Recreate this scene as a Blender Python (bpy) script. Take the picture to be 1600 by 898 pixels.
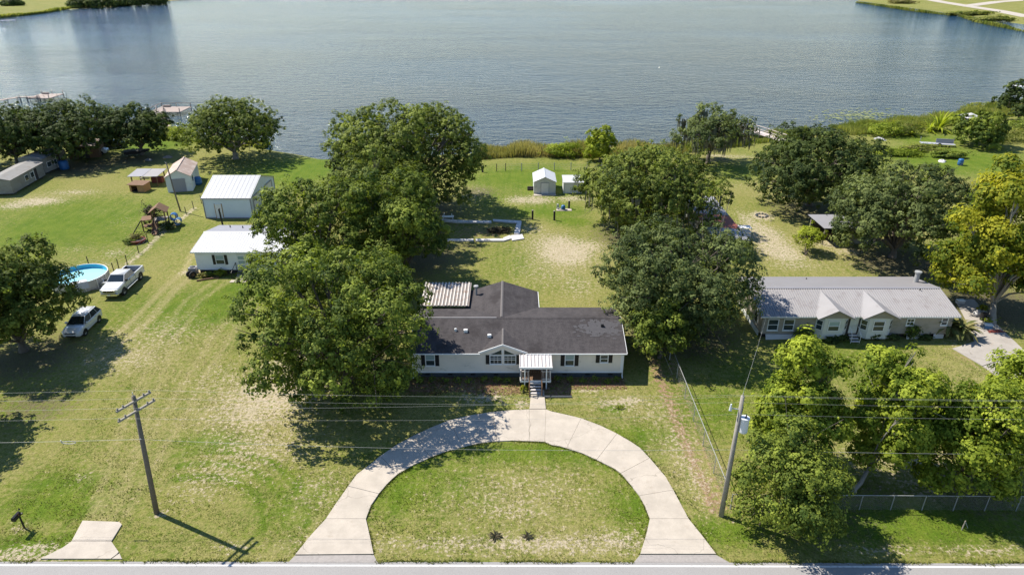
import bpy, math, random
import numpy as np
from mathutils import Vector, Matrix

random.seed(7)
RS = np.random.RandomState(11)
scene = bpy.context.scene
for o in list(bpy.data.objects): bpy.data.objects.remove(o)
COL = scene.collection
rad = math.radians

# ------------------------------------------------------------------ camera, sky, sun, exposure
CAM_H, PITCH, FPX = 33.3, rad(26.0), 1067.0
cam_d = bpy.data.cameras.new('camera'); cam = bpy.data.objects.new('camera', cam_d); COL.objects.link(cam)
cam_d.sensor_width = 36.0; cam_d.lens = 24.0; cam_d.clip_start = 0.5; cam_d.clip_end = 6000
cam.location = (0, 0, CAM_H); cam.rotation_euler = (math.pi/2 - PITCH, 0, 0)
scene.camera = cam
SUN_EL = rad(52.0); SUN_DIR = Vector((-0.885, 0.466, 0)).normalized()     # horizontal direction towards the sun
world = bpy.data.worlds.new('World'); scene.world = world; world.use_nodes = True
wn = world.node_tree; wn.nodes.clear()
sky = wn.nodes.new('ShaderNodeTexSky'); sky.sky_type = 'NISHITA'; sky.sun_disc = False
sky.sun_elevation = SUN_EL; sky.sun_rotation = math.atan2(SUN_DIR.x, SUN_DIR.y)
sky.air_density = 1.0; sky.dust_density = 0.0; sky.ozone_density = 5.0
bg = wn.nodes.new('ShaderNodeBackground'); bg.inputs['Strength'].default_value = 0.11
wo = wn.nodes.new('ShaderNodeOutputWorld')
wn.links.new(sky.outputs[0], bg.inputs['Color']); wn.links.new(bg.outputs[0], wo.inputs['Surface'])
sun_d = bpy.data.lights.new('sun', 'SUN'); sun_d.energy = 5.0; sun_d.angle = rad(0.53); sun_d.color = (1.0, 0.94, 0.84)
sun = bpy.data.objects.new('sun', sun_d); COL.objects.link(sun)
sv = Vector((SUN_DIR.x*math.cos(SUN_EL), SUN_DIR.y*math.cos(SUN_EL), math.sin(SUN_EL)))
sun.rotation_euler = sv.to_track_quat('Z', 'Y').to_euler(); sun.location = (-60, 60, 80)
scene.render.engine = 'CYCLES'
scene.view_settings.view_transform = 'Standard'; scene.view_settings.look = 'None'
scene.view_settings.exposure = 0.85; scene.view_settings.gamma = 1.0
scene.view_settings.use_curve_mapping = False
scene.render.resolution_x = 1024; scene.render.resolution_y = 574

def at(px, py, h=0.0):
    """survey: a point of the 1600x898 photograph at height h -> plan position in metres"""
    u = (px-800)/FPX; v = (py-449)/FPX
    z = (CAM_H-h)/(math.sin(PITCH)+v*math.cos(PITCH))
    return (u*z, z*(math.cos(PITCH)-v*math.sin(PITCH)))

# ------------------------------------------------------------------ materials
MATS = {}
def _new(name):
    m = bpy.data.materials.new(name); m.use_nodes = True
    nt = m.node_tree; b = nt.nodes['Principled BSDF']; MATS[name] = m
    return m, nt, b
def N(nt, t, **kw):
    n = nt.nodes.new(t)
    for k, v in kw.items(): setattr(n, k, v)
    return n
def pos(nt): return N(nt, 'ShaderNodeNewGeometry').outputs['Position']
def mapped(nt, scale=(1,1,1), rotz=0.0):
    mp = N(nt, 'ShaderNodeMapping'); mp.inputs['Scale'].default_value = scale; mp.inputs['Rotation'].default_value = (0,0,rotz)
    nt.links.new(pos(nt), mp.inputs['Vector']); return mp.outputs[0]
def noise(nt, scale, detail=4, rough=0.6, vec=None):
    n = N(nt, 'ShaderNodeTexNoise'); n.inputs['Scale'].default_value = scale
    n.inputs['Detail'].default_value = detail; n.inputs['Roughness'].default_value = rough
    nt.links.new(vec if vec is not None else pos(nt), n.inputs['Vector']); return n.outputs[0]
def ramp(nt, f, a, b, lo=0.0, hi=1.0):
    r = N(nt, 'ShaderNodeMapRange'); r.interpolation_type = 'SMOOTHSTEP'
    r.inputs['From Min'].default_value = a; r.inputs['From Max'].default_value = b
    r.inputs['To Min'].default_value = lo; r.inputs['To Max'].default_value = hi
    nt.links.new(f, r.inputs['Value']); return r.outputs[0]
def mathn(nt, op, a, b=None):
    m = N(nt, 'ShaderNodeMath', operation=op)
    for i, v in enumerate((a, b)):
        if v is None: continue
        if isinstance(v, (int, float)): m.inputs[i].default_value = v
        else: nt.links.new(v, m.inputs[i])
    return m.outputs[0]
def mix(nt, f, a, b, mode='MIX'):
    m = N(nt, 'ShaderNodeMix', data_type='RGBA', blend_type=mode)
    for k, v in ((0, f), (6, a), (7, b)):
        if isinstance(v, (int, float)): m.inputs[k].default_value = v
        elif isinstance(v, tuple): m.inputs[k].default_value = v if len(v) == 4 else (*v, 1)
        else: nt.links.new(v, m.inputs[k])
    return m.outputs[2]
def bump(nt, b, h, strength=0.5, dist=0.05):
    bn = N(nt, 'ShaderNodeBump'); bn.inputs['Strength'].default_value = strength; bn.inputs['Distance'].default_value = dist
    nt.links.new(h, bn.inputs['Height']); nt.links.new(bn.outputs[0], b.inputs['Normal'])
def attr(nt, name): return N(nt, 'ShaderNodeAttribute', attribute_name=name).outputs['Fac']

def plain(name, c, rough=0.6, var=0.25, scale=3.0, metal=0.0, spec=0.4, dirt=None, dirt_amt=0.5, dirt_scale=1.2, bmp=0.0, bscale=30):
    """a colour with its own uneven tone, optional stains of another colour"""
    m, nt, b = _new(name)
    n1 = noise(nt, scale, 5)
    lo = tuple(x*(1-var) for x in c); hi = tuple(min(1, x*(1+var)) for x in c)
    col = mix(nt, n1, lo, hi)
    if dirt:
        n2 = noise(nt, dirt_scale, 6, 0.7)
        col = mix(nt, ramp(nt, n2, 0.62-dirt_amt*0.3, 0.72), col, dirt)
    nt.links.new(col, b.inputs['Base Color'])
    b.inputs['Roughness'].default_value = rough; b.inputs['Metallic'].default_value = metal
    b.inputs['Specular IOR Level'].default_value = spec
    if bmp: bump(nt, b, noise(nt, bscale, 3), bmp, 0.02)
    return m
def siding(name, c, pitch=0.13, dirt=None, amt=0.3):
    m, nt, b = _new(name)
    n1 = noise(nt, 0.8, 5)
    col = mix(nt, n1, tuple(x*0.86 for x in c), tuple(min(1, x*1.1) for x in c))
    if dirt:
        n2 = noise(nt, 1.0, 7, 0.75, mapped(nt, (0.7, 0.7, 1.6)))
        col = mix(nt, ramp(nt, n2, 0.62-amt*0.35, 0.75), col, dirt)
    nt.links.new(col, b.inputs['Base Color']); b.inputs['Roughness'].default_value = 0.55
    s = N(nt, 'ShaderNodeSeparateXYZ'); nt.links.new(pos(nt), s.inputs[0])
    fr = mathn(nt, 'FRACT', mathn(nt, 'DIVIDE', s.outputs[2], pitch))
    bump(nt, b, fr, 0.6, 0.015)
    return m
def leafmat(name, c1, c2, trans=0.30):
    m, nt, b = _new(name)
    t = attr(nt, 'tint')
    big = noise(nt, 0.5, 3)
    col = mix(nt, t, c1, c2)
    col = mix(nt, ramp(nt, big, 0.35, 0.7), mix(nt, 0.35, col, c1), col)
    nt.links.new(col, b.inputs['Base Color']); b.inputs['Roughness'].default_value = 0.65
    b.inputs['Specular IOR Level'].default_value = 0.12
    tr = N(nt, 'ShaderNodeBsdfTranslucent'); nt.links.new(mix(nt, 1.0, col, (1.35, 1.4, 0.6), 'MULTIPLY'), tr.inputs['Color'])
    ms = N(nt, 'ShaderNodeMixShader'); ms.inputs[0].default_value = trans
    nt.links.new(b.outputs[0], ms.inputs[1]); nt.links.new(tr.outputs[0], ms.inputs[2])
    nt.links.new(ms.outputs[0], nt.nodes['Material Output'].inputs['Surface'])
    return m

def mk_materials():
    plain('white_paint', (0.68, 0.67, 0.64), 0.5, 0.08, 2)
    plain('white_trim', (0.72, 0.72, 0.70), 0.5, 0.06, 2)
    siding('siding_cream', (0.74, 0.665, 0.575), 0.13, (0.36, 0.35, 0.27), 0.22)
    siding('siding_white', (0.76, 0.77, 0.77), 0.13, (0.5, 0.51, 0.49), 0.2)
    siding('siding_taupe', (0.31, 0.275, 0.23), 0.2, (0.17, 0.165, 0.12), 0.5)
    siding('siding_pale', (0.56, 0.57, 0.54), 0.2, (0.32, 0.34, 0.29), 0.35)
    siding('metal_wall', (0.62, 0.69, 0.74), 0.25)
    siding('siding_old', (0.23, 0.225, 0.20), 0.2, (0.18, 0.15, 0.12), 0.5)
    plain('shutter', (0.012, 0.012, 0.014), 0.5, 0.2)
    m, nt, b = _new('glass'); b.inputs['Base Color'].default_value = (0.03, 0.045, 0.05, 1); b.inputs['Roughness'].default_value = 0.08; b.inputs['Specular IOR Level'].default_value = 0.7
    m, nt, b = _new('glass_blind'); nt.links.new(mix(nt, noise(nt, 1.5), (0.24, 0.32, 0.33), (0.34, 0.43, 0.43)), b.inputs['Base Color']); b.inputs['Roughness'].default_value = 0.12
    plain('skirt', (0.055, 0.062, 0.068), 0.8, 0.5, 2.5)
    # asphalt shingles: courses and tabs
    m, nt, b = _new('shingle')
    bk = N(nt, 'ShaderNodeTexBrick'); bk.inputs['Scale'].default_value = 1.0; bk.inputs['Mortar Size'].default_value = 0.006
    bk.inputs['Brick Width'].default_value = 0.32; bk.inputs['Row Height'].default_value = 0.15
    bk.inputs['Color1'].default_value = (0.043, 0.039, 0.040, 1); bk.inputs['Color2'].default_value = (0.070, 0.063, 0.064, 1); bk.inputs['Mortar'].default_value = (0.05, 0.045, 0.046, 1)
    nt.links.new(pos(nt), bk.inputs['Vector'])
    st = noise(nt, 1.0, 6, 0.7, mapped(nt, (1.6, 0.35, 1)))
    c = mix(nt, ramp(nt, st, 0.35, 0.7), bk.outputs['Color'], (0.080, 0.072, 0.072))
    c = mix(nt, ramp(nt, noise(nt, 0.33, 5, 0.7), 0.5, 0.7), c, (0.038, 0.033, 0.033))
    c = mix(nt, ramp(nt, noise(nt, 14, 2), 0.3, 0.75, 0, 0.55), c, (0.03, 0.027, 0.029))
    nt.links.new(c, b.inputs['Base Color']); b.inputs['Roughness'].default_value = 0.93; b.inputs['Specular IOR Level'].default_value = 0.15
    bump(nt, b, bk.outputs['Fac'], 0.5, 0.02)
    plain('shingle_new', (0.078, 0.075, 0.079), 0.9, 0.35, 9, spec=0.15)
    plain('ridge_cap', (0.11, 0.10, 0.096), 0.9, 0.3, 6)
    plain('metal_white', (0.45, 0.45, 0.45), 0.45, 0.05, 0.6)
    plain('metal_garage', (0.34, 0.345, 0.355), 0.45, 0.05, 0.6)
    plain('metal_grey', (0.245, 0.233, 0.23), 0.6, 0.12, 0.7, dirt=(0.185, 0.165, 0.16), dirt_amt=0.35, dirt_scale=0.8)
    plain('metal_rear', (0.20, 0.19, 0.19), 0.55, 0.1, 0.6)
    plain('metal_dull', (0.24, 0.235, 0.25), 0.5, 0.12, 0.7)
    plain('metal_stained', (0.52, 0.475, 0.43), 0.5, 0.15, 2, dirt=(0.27, 0.16, 0.10), dirt_amt=0.45, dirt_scale=1.6)
    plain('metal_stained_dark', (0.19, 0.165, 0.145), 0.5, 0.15, 2, dirt=(0.16, 0.10, 0.07), dirt_amt=0.5, dirt_scale=1.6)
    plain('porch_white', (0.50, 0.465, 0.44), 0.5, 0.1, 3, dirt=(0.38, 0.25, 0.18), dirt_amt=0.2, dirt_scale=3)
    plain('roof_rusty', (0.36, 0.27, 0.22), 0.7, 0.25, 1.2, dirt=(0.5, 0.44, 0.38), dirt_amt=0.5)
    plain('roof_red', (0.20, 0.055, 0.035), 0.6, 0.3, 2, dirt=(0.16, 0.07, 0.05), dirt_amt=0.4)
    plain('roof_old_grey', (0.19, 0.185, 0.175), 0.7, 0.25, 1, dirt=(0.16, 0.14, 0.12), dirt_amt=0.6)
    plain('wood_grey', (0.26, 0.23, 0.19), 0.85, 0.35, 5, bmp=0.4)
    plain('wood_pole', (0.135, 0.115, 0.09), 0.9, 0.4, 4, bmp=0.5)
    plain('wood_pole_pale', (0.26, 0.235, 0.20), 0.9, 0.3, 4, bmp=0.5)
    plain('wood_arm', (0.25, 0.225, 0.19), 0.85, 0.2, 4)
    plain('wood_dock', (0.28, 0.225, 0.19), 0.85, 0.3, 2, bmp=0.3)
    plain('wood_dock_pale', (0.44, 0.375, 0.34), 0.85, 0.2, 2)
    plain('wood_brown', (0.15, 0.085, 0.045), 0.85, 0.35, 3)
    plain('wood_orange', (0.36, 0.19, 0.07), 0.8, 0.2, 3)
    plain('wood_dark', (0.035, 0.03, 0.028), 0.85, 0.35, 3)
    plain('bed_soil', (0.11, 0.10, 0.05), 0.95, 0.5, 1.5, dirt=(0.2,0.16,0.1), dirt_amt=0.4, bmp=0.8, bscale=8)
    plain('coping', (0.50, 0.48, 0.46), 0.7, 0.2, 1.5, dirt=(0.25,0.24,0.22), dirt_amt=0.35)
    plain('black', (0.012, 0.012, 0.013), 0.5, 0.3)
    plain('rubber', (0.016, 0.016, 0.017), 0.8, 0.3)
    plain('steel', (0.42, 0.43, 0.44), 0.4, 0.15, 3, metal=0.6)
    plain('galvanized', (0.33, 0.33, 0.32), 0.5, 0.1, 3, metal=0.25)
    plain('wire', (0.30, 0.30, 0.29), 0.5, 0.1, 3)
    plain('wire_white', (0.36, 0.36, 0.34), 0.5, 0.05, 3)
    plain('transformer', (0.55, 0.56, 0.58), 0.45, 0.08, 3)
    plain('blue_plastic', (0.02, 0.10, 0.25), 0.45, 0.3, 3)
    plain('blue_pale', (0.08, 0.17, 0.27), 0.5, 0.3, 3)
    plain('red_brown', (0.16, 0.035, 0.025), 0.7, 0.3, 3)
    plain('pool_liner', (0.06, 0.40, 0.55), 0.4, 0.1, 1)
    plain('pool_wall', (0.42, 0.40, 0.37), 0.5, 0.3, 3)
    plain('white_fabric', (0.44, 0.43, 0.42), 0.7, 0.12, 1.5)
    m, nt, b = _new('pool_water'); b.inputs['Base Color'].default_value = (0.30, 0.62, 0.68, 1); b.inputs['Roughness'].default_value = 0.06; bump(nt, b, noise(nt, 3), 0.15, 0.02)
    m, nt, b = _new('car_white'); b.inputs['Base Color'].default_value = (0.56, 0.56, 0.555, 1); b.inputs['Roughness'].default_value = 0.28; b.inputs['Coat Weight'].default_value = 0.6; b.inputs['Coat Roughness'].default_value = 0.06
    m, nt, b = _new('car_dark'); b.inputs['Base Color'].default_value = (0.03, 0.03, 0.035, 1); b.inputs['Roughness'].default_value = 0.3; b.inputs['Coat Weight'].default_value = 0.6
    m, nt, b = _new('car_glass'); b.inputs['Base Color'].default_value = (0.015, 0.02, 0.022, 1); b.inputs['Roughness'].default_value = 0.05; b.inputs['Specular IOR Level'].default_value = 0.8
    m, nt, b = _new('lamp_glass'); b.inputs['Base Color'].default_value = (0.6, 0.6, 0.58, 1); b.inputs['Roughness'].default_value = 0.1
    m, nt, b = _new('chrome'); b.inputs['Base Color'].default_value = (0.6, 0.6, 0.6, 1); b.inputs['Metallic'].default_value = 0.9; b.inputs['Roughness'].default_value = 0.18
    # concrete drive
    for nm, c0 in (('concrete', (0.39, 0.342, 0.283)), ('concrete_old', (0.31, 0.28, 0.245))):
        m, nt, b = _new(nm)
        n1 = noise(nt, 0.7, 7, 0.68)
        c = mix(nt, ramp(nt, n1, 0.3, 0.72), tuple(x*0.86 for x in c0), tuple(x*1.1 for x in c0))
        c = mix(nt, ramp(nt, noise(nt, 0.9, 6, 0.75), 0.56, 0.72, 0, 0.5 if nm == 'concrete' else 0.85), c, (0.27, 0.22, 0.165))
        c = mix(nt, ramp(nt, noise(nt, 18, 2), 0.4, 0.75, 0, 0.35), c, tuple(x*0.72 for x in c0))
        # hairline cracks
        vo = N(nt, 'ShaderNodeTexVoronoi', feature='DISTANCE_TO_EDGE'); vo.inputs['Scale'].default_value = 0.16
        wv = N(nt, 'ShaderNodeVectorMath', operation='ADD'); sc = N(nt, 'ShaderNodeTexNoise'); sc.inputs['Scale'].default_value = 0.9; nt.links.new(pos(nt), sc.inputs['Vector'])
        vs = N(nt, 'ShaderNodeVectorMath', operation='SCALE'); vs.inputs['Scale'].default_value = 1.3; nt.links.new(sc.outputs['Color'], vs.inputs[0])
        nt.links.new(pos(nt), wv.inputs[0]); nt.links.new(vs.outputs[0], wv.inputs[1]); nt.links.new(wv.outputs[0], vo.inputs['Vector'])
        c = mix(nt, ramp(nt, vo.outputs['Distance'], 0.0, 0.0045, 0.55, 0.0), c, (0.13, 0.115, 0.09))
        nt.links.new(c, b.inputs['Base Color']); b.inputs['Roughness'].default_value = 0.9
        bump(nt, b, noise(nt, 30, 3), 0.25, 0.01)
    m, nt, b = _new('asphalt')
    c = mix(nt, noise(nt, 0.5, 6), (0.235, 0.225, 0.215), (0.285, 0.272, 0.26))
    c = mix(nt, ramp(nt, noise(nt, 22, 2), 0.35, 0.7, 0, 0.5), c, (0.17, 0.163, 0.158))
    nt.links.new(c, b.inputs['Base Color']); b.inputs['Roughness'].default_value = 0.85; bump(nt, b, noise(nt, 40, 2), 0.3, 0.01)
    plain('asphalt_apron', (0.27, 0.245, 0.225), 0.9, 0.3, 5, bmp=0.3)
    plain('line_white', (0.56, 0.545, 0.515), 0.7, 0.15, 6, dirt=(0.30, 0.29, 0.275), dirt_amt=0.35, dirt_scale=5)
    plain('line_yellow', (0.55, 0.36, 0.05), 0.6, 0.12, 6)
    plain('bark', (0.115, 0.095, 0.075), 0.95, 0.4, 3, bmp=0.8, bscale=10)
    plain('bark_pale', (0.24, 0.215, 0.18), 0.95, 0.4, 3, bmp=0.6, bscale=10)
    leafmat('leaf_oak', (0.042, 0.066, 0.013), (0.27, 0.31, 0.056))
    leafmat('leaf_dark', (0.026, 0.045, 0.012), (0.145, 0.182, 0.044))
    leafmat('leaf_grey', (0.040, 0.061, 0.019), (0.225, 0.262, 0.082))
    leafmat('leaf_green', (0.040, 0.070, 0.012), (0.30, 0.35, 0.052), 0.30)
    leafmat('leaf_bright', (0.075, 0.118, 0.010), (0.42, 0.47, 0.055), 0.38)
    leafmat('leaf_lime', (0.12, 0.15, 0.015), (0.46, 0.52, 0.05), 0.4)
    leafmat('leaf_yellow', (0.075, 0.115, 0.012), (0.46, 0.42, 0.032), 0.38)
    leafmat('leaf_moss', (0.09, 0.09, 0.065), (0.19, 0.185, 0.14), 0.2)
    leafmat('leaf_reed', (0.15, 0.15, 0.045), (0.42, 0.34, 0.18), 0.48)
    leafmat('leaf_marsh', (0.12, 0.155, 0.03), (0.36, 0.34, 0.11), 0.48)
    leafmat('leaf_lily', (0.13, 0.16, 0.06), (0.30, 0.31, 0.15), 0.1)
    leafmat('leaf_palm', (0.06, 0.085, 0.02), (0.28, 0.24, 0.10), 0.25)
    leafmat('leaf_drypalm', (0.02, 0.022, 0.012), (0.07, 0.055, 0.03), 0.1)
    leafmat('grass_blade', (0.085, 0.115, 0.018), (0.25, 0.235, 0.075), 0.3)
    leafmat('mulch_chip', (0.10, 0.05, 0.035), (0.26, 0.13, 0.085), 0.0)
    # lake
    m, nt, b = _new('lake_water')
    b.inputs['Base Color'].default_value = (0.004, 0.024, 0.050, 1); b.inputs['Roughness'].default_value = 0.10; b.inputs['IOR'].default_value = 1.333; b.inputs['Specular IOR Level'].default_value = 0.24
    h1 = noise(nt, 1.0, 5, 0.62, mapped(nt, (0.26, 0.62, 1), rad(-14)))
    h2 = noise(nt, 1.0, 3, 0.6, mapped(nt, (0.6, 1.5, 1), rad(10)))
    hh = mathn(nt, 'ADD', h1, mathn(nt, 'MULTIPLY', h2, 0.45))
    wind = ramp(nt, noise(nt, 1.0, 3, 0.6, mapped(nt, (0.006, 0.014, 1), rad(20))), 0.3, 0.7, 0.55, 1.5)
    bump(nt, b, mathn(nt, 'MULTIPLY', hh, wind), 1.0, 1.25)
    # ground: lawn, dry grass, sand, dirt
    m, nt, b = _new('lawn')
    sand = attr(nt, 'sand'); dirt = attr(nt, 'dirt'); lush = attr(nt, 'lush'); litter = attr(nt, 'litter')
    n_big = noise(nt, 0.09, 4); n_mid = noise(nt, 0.55, 5, 0.65); n_fine = noise(nt, 2.6, 5, 0.72); n_x = noise(nt, 7.0, 4, 0.75); n_sp = noise(nt, 4.6, 4, 0.75)
    streak = noise(nt, 1.0, 4, 0.65, mapped(nt, (1.5, 0.12, 1), rad(-14)))
    g1, g2, dry = (0.078, 0.130, 0.010), (0.150, 0.183, 0.023), (0.29, 0.25, 0.095); drya = attr(nt, 'dry')
    c = mix(nt, ramp(nt, mathn(nt, 'ADD', mathn(nt, 'MULTIPLY', n_mid, 0.6), mathn(nt, 'MULTIPLY', streak, 0.4)), 0.34, 0.66), g1, g2)
    c = mix(nt, ramp(nt, mathn(nt, 'ADD', n_fine, mathn(nt, 'MULTIPLY', mathn(nt, 'SUBTRACT', n_big, lush), 0.5)), 0.50, 0.86, 0, 0.75), c, dry)
    c = mix(nt, ramp(nt, mathn(nt, 'ADD', drya, mathn(nt, 'MULTIPLY', mathn(nt, 'SUBTRACT', mathn(nt, 'ADD', n_fine, streak), 1.0), 0.75)), 0.16, 0.85, 0, 0.85), c, (0.31, 0.265, 0.12))
    c = mix(nt, mathn(nt, 'MULTIPLY', lush, ramp(nt, n_fine, 0.2, 0.6, 0.9, 0.35)), c, (0.10, 0.175, 0.014))
    c = mix(nt, ramp(nt, mathn(nt, 'ADD', mathn(nt, 'MULTIPLY', litter, 0.9), n_fine), 0.78, 1.15, 0, 0.85), c, (0.105, 0.088, 0.058))
    dm = ramp(nt, mathn(nt, 'ADD', dirt, mathn(nt, 'MULTIPLY', mathn(nt, 'SUBTRACT', n_fine, 0.5), 2.6)), 0.35, 0.85, 0, 0.95)
    c = mix(nt, dm, c, mix(nt, n_fine, (0.20, 0.115, 0.07), (0.36, 0.24, 0.16)))
    sm = ramp(nt, mathn(nt, 'ADD', sand, mathn(nt, 'MULTIPLY', mathn(nt, 'SUBTRACT', mathn(nt, 'ADD', mathn(nt, 'MULTIPLY', n_fine, 0.5), mathn(nt, 'MULTIPLY', n_sp, 0.5)), 0.5), 4.4)), 0.46, 0.80, 0, 0.95)
    c = mix(nt, sm, c, mix(nt, n_mid, (0.36, 0.29, 0.19), (0.54, 0.46, 0.35)))
    c = mix(nt, ramp(nt, n_x, 0.36, 0.62, 0.6, 0.0), c, mix(nt, 1.0, c, (0.40, 0.42, 0.34), 'MULTIPLY'))
    wet = attr(nt, 'bed')
    c = mix(nt, wet, c, (0.10, 0.095, 0.06))
    nt.links.new(c, b.inputs['Base Color']); b.inputs['Roughness'].default_value = 0.95; b.inputs['Specular IOR Level'].default_value = 0.1
    bump(nt, b, mathn(nt, 'ADD', n_x, mathn(nt, 'MULTIPLY', n_fine, 1.2)), 0.9, 0.10)
mk_materials()
M = MATS

# ------------------------------------------------------------------ mesh helpers
class MB:
    def __init__(s): s.v = []; s.f = []
    def add(s, vs, fs):
        o = len(s.v); s.v += [tuple(v) for v in vs]; s.f += [tuple(i+o for i in f) for f in fs]; return s
    def box(s, x0, x1, y0, y1, z0, z1):
        return s.add([(x0,y0,z0),(x1,y0,z0),(x1,y1,z0),(x0,y1,z0),(x0,y0,z1),(x1,y0,z1),(x1,y1,z1),(x0,y1,z1)],
                     [(0,3,2,1),(4,5,6,7),(0,1,5,4),(1,2,6,5),(2,3,7,6),(3,0,4,7)])
    def hexa(s, bot, top):
        return s.add(list(bot)+list(top), [(0,3,2,1),(4,5,6,7),(0,1,5,4),(1,2,6,5),(2,3,7,6),(3,0,4,7)])
    def slab(s, poly, z0, z1):
        n = len(poly)
        return s.add([(x,y,z0) for x,y in poly]+[(x,y,z1) for x,y in poly],
                     [tuple(range(n-1,-1,-1)), tuple(range(n,2*n))]+[(i,(i+1)%n,n+(i+1)%n,n+i) for i in range(n)])
    def plate(s, quad, t=0.05):
        """a sloping sheet: four corners, thickened along its normal downwards"""
        a, b_, c, d = [Vector(q) for q in quad]
        n = (b_-a).cross(d-a).normalized()
        if n.z < 0: n = -n
        return s.hexa([q-n*t for q in (a,b_,c,d)], [a,b_,c,d])
    def prism(s, tri, x0, x1):     # polygon in (y,z) extruded along x
        n = len(tri)
        return s.add([(x0,y,z) for y,z in tri]+[(x1,y,z) for y,z in tri],
                     [tuple(range(n)), tuple(range(2*n-1,n-1,-1))]+[(i,n+i,n+(i+1)%n,(i+1)%n) for i in range(n)])
    def prismy(s, tri, y0, y1):    # polygon in (x,z) extruded along y
        n = len(tri)
        return s.add([(x,y0,z) for x,z in tri]+[(x,y1,z) for x,z in tri],
                     [tuple(range(n-1,-1,-1)), tuple(range(n,2*n))]+[(i,(i+1)%n,n+(i+1)%n,n+i) for i in range(n)])
    def tube(s, pts, rr, n=8, cap=True):
        pts = [Vector(p) for p in pts]; k = len(pts)
        if isinstance(rr, (int, float)): rr = [rr]*k
        vs = []; fs = []; prev = None
        for i, p in enumerate(pts):
            t = (pts[min(i+1,k-1)]-pts[max(i-1,0)]).normalized()
            a = prev if prev is not None else (Vector((1,0,0)) if abs(t.x) < 0.8 else Vector((0,1,0)))
            u = (a - t*a.dot(t)).normalized(); w = t.cross(u); prev = u
            for j in range(n):
                an = 2*math.pi*j/n
                vs.append(p + (u*math.cos(an)+w*math.sin(an))*rr[i])
        for i in range(k-1):
            for j in range(n):
                fs.append((i*n+j, i*n+(j+1)%n, (i+1)*n+(j+1)%n, (i+1)*n+j))
        if cap: fs += [tuple(range(n-1,-1,-1)), tuple(range((k-1)*n, k*n))]
        return s.add(vs, fs)
    def lathe(s, prof, n=32, c=(0,0,0), axis='z'):
        vs = []; fs = []; k = len(prof)
        for r, z in prof:
            for j in range(n):
                a = 2*math.pi*j/n
                if axis == 'z': vs.append((c[0]+r*math.cos(a), c[1]+r*math.sin(a), c[2]+z))
                elif axis == 'y': vs.append((c[0]+r*math.cos(a), c[1]+z, c[2]+r*math.sin(a)))
        for i in range(k-1):
            for j in range(n): fs.append((i*n+j, i*n+(j+1)%n, (i+1)*n+(j+1)%n, (i+1)*n+j))
        return s.add(vs, fs)
    def loft(s, rings):
        n = len(rings[0]); vs = [p for r in rings for p in r]; fs = []
        for i in range(len(rings)-1):
            for j in range(n): fs.append((i*n+j, i*n+(j+1)%n, (i+1)*n+(j+1)%n, (i+1)*n+j))
        fs += [tuple(range(n-1,-1,-1)), tuple(range((len(rings)-1)*n, len(rings)*n))]
        return s.add(vs, fs)
    def build(s, name, mat, parent=None, smooth=False, off=None):
        me = bpy.data.meshes.new(name)
        if off is not None: vs = [(x-off[0], y-off[1], z-off[2]) for x,y,z in s.v]
        else: vs = s.v
        me.from_pydata(vs, [], s.f); me.update()
        me.materials.append(M[mat] if isinstance(mat, str) else mat)
        if smooth: me.polygons.foreach_set('use_smooth', [True]*len(me.polygons))
        o = bpy.data.objects.new(name, me); COL.objects.link(o)
        if parent is not None: o.parent = parent
        return o
def tag(o, label=None, cat=None, group=None, kind=None):
    if label: o['label'] = label
    if cat: o['category'] = cat
    if group: o['group'] = group
    if kind: o['kind'] = kind
    return o
def thing(name, label, cat, loc=(0,0,0), rz=0.0, group=None):
    o = bpy.data.objects.new(name, None); o.empty_display_size = 0.3; COL.objects.link(o)
    o.location = (loc[0], loc[1], loc[2] if len(loc) > 2 else 0.0); o.rotation_euler = (0,0,rz)
    return tag(o, label, cat, group)
def numpy_mesh(name, verts, quads, mat, parent=None, attrs=None, domain='FACE', smooth=False):
    me = bpy.data.meshes.new(name); nq = len(quads); k = quads.shape[1]
    me.vertices.add(len(verts)); me.vertices.foreach_set('co', np.ascontiguousarray(verts, dtype=np.float32).ravel())
    me.loops.add(nq*k); me.loops.foreach_set('vertex_index', np.ascontiguousarray(quads, dtype=np.int32).ravel())
    me.polygons.add(nq); me.polygons.foreach_set('loop_start', np.arange(0, nq*k, k, dtype=np.int32))
    me.polygons.foreach_set('loop_total', np.full(nq, k, dtype=np.int32))
    if smooth: me.polygons.foreach_set('use_smooth', np.ones(nq, dtype=bool))
    me.update(calc_edges=True)
    for an, arr in (attrs or {}).items():
        a = me.attributes.new(an, 'FLOAT', domain); a.data.foreach_set('value', np.ascontiguousarray(arr, dtype=np.float32))
    me.materials.append(M[mat])
    o = bpy.data.objects.new(name, me); COL.objects.link(o)
    if parent is not None: o.parent = parent
    return o

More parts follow.
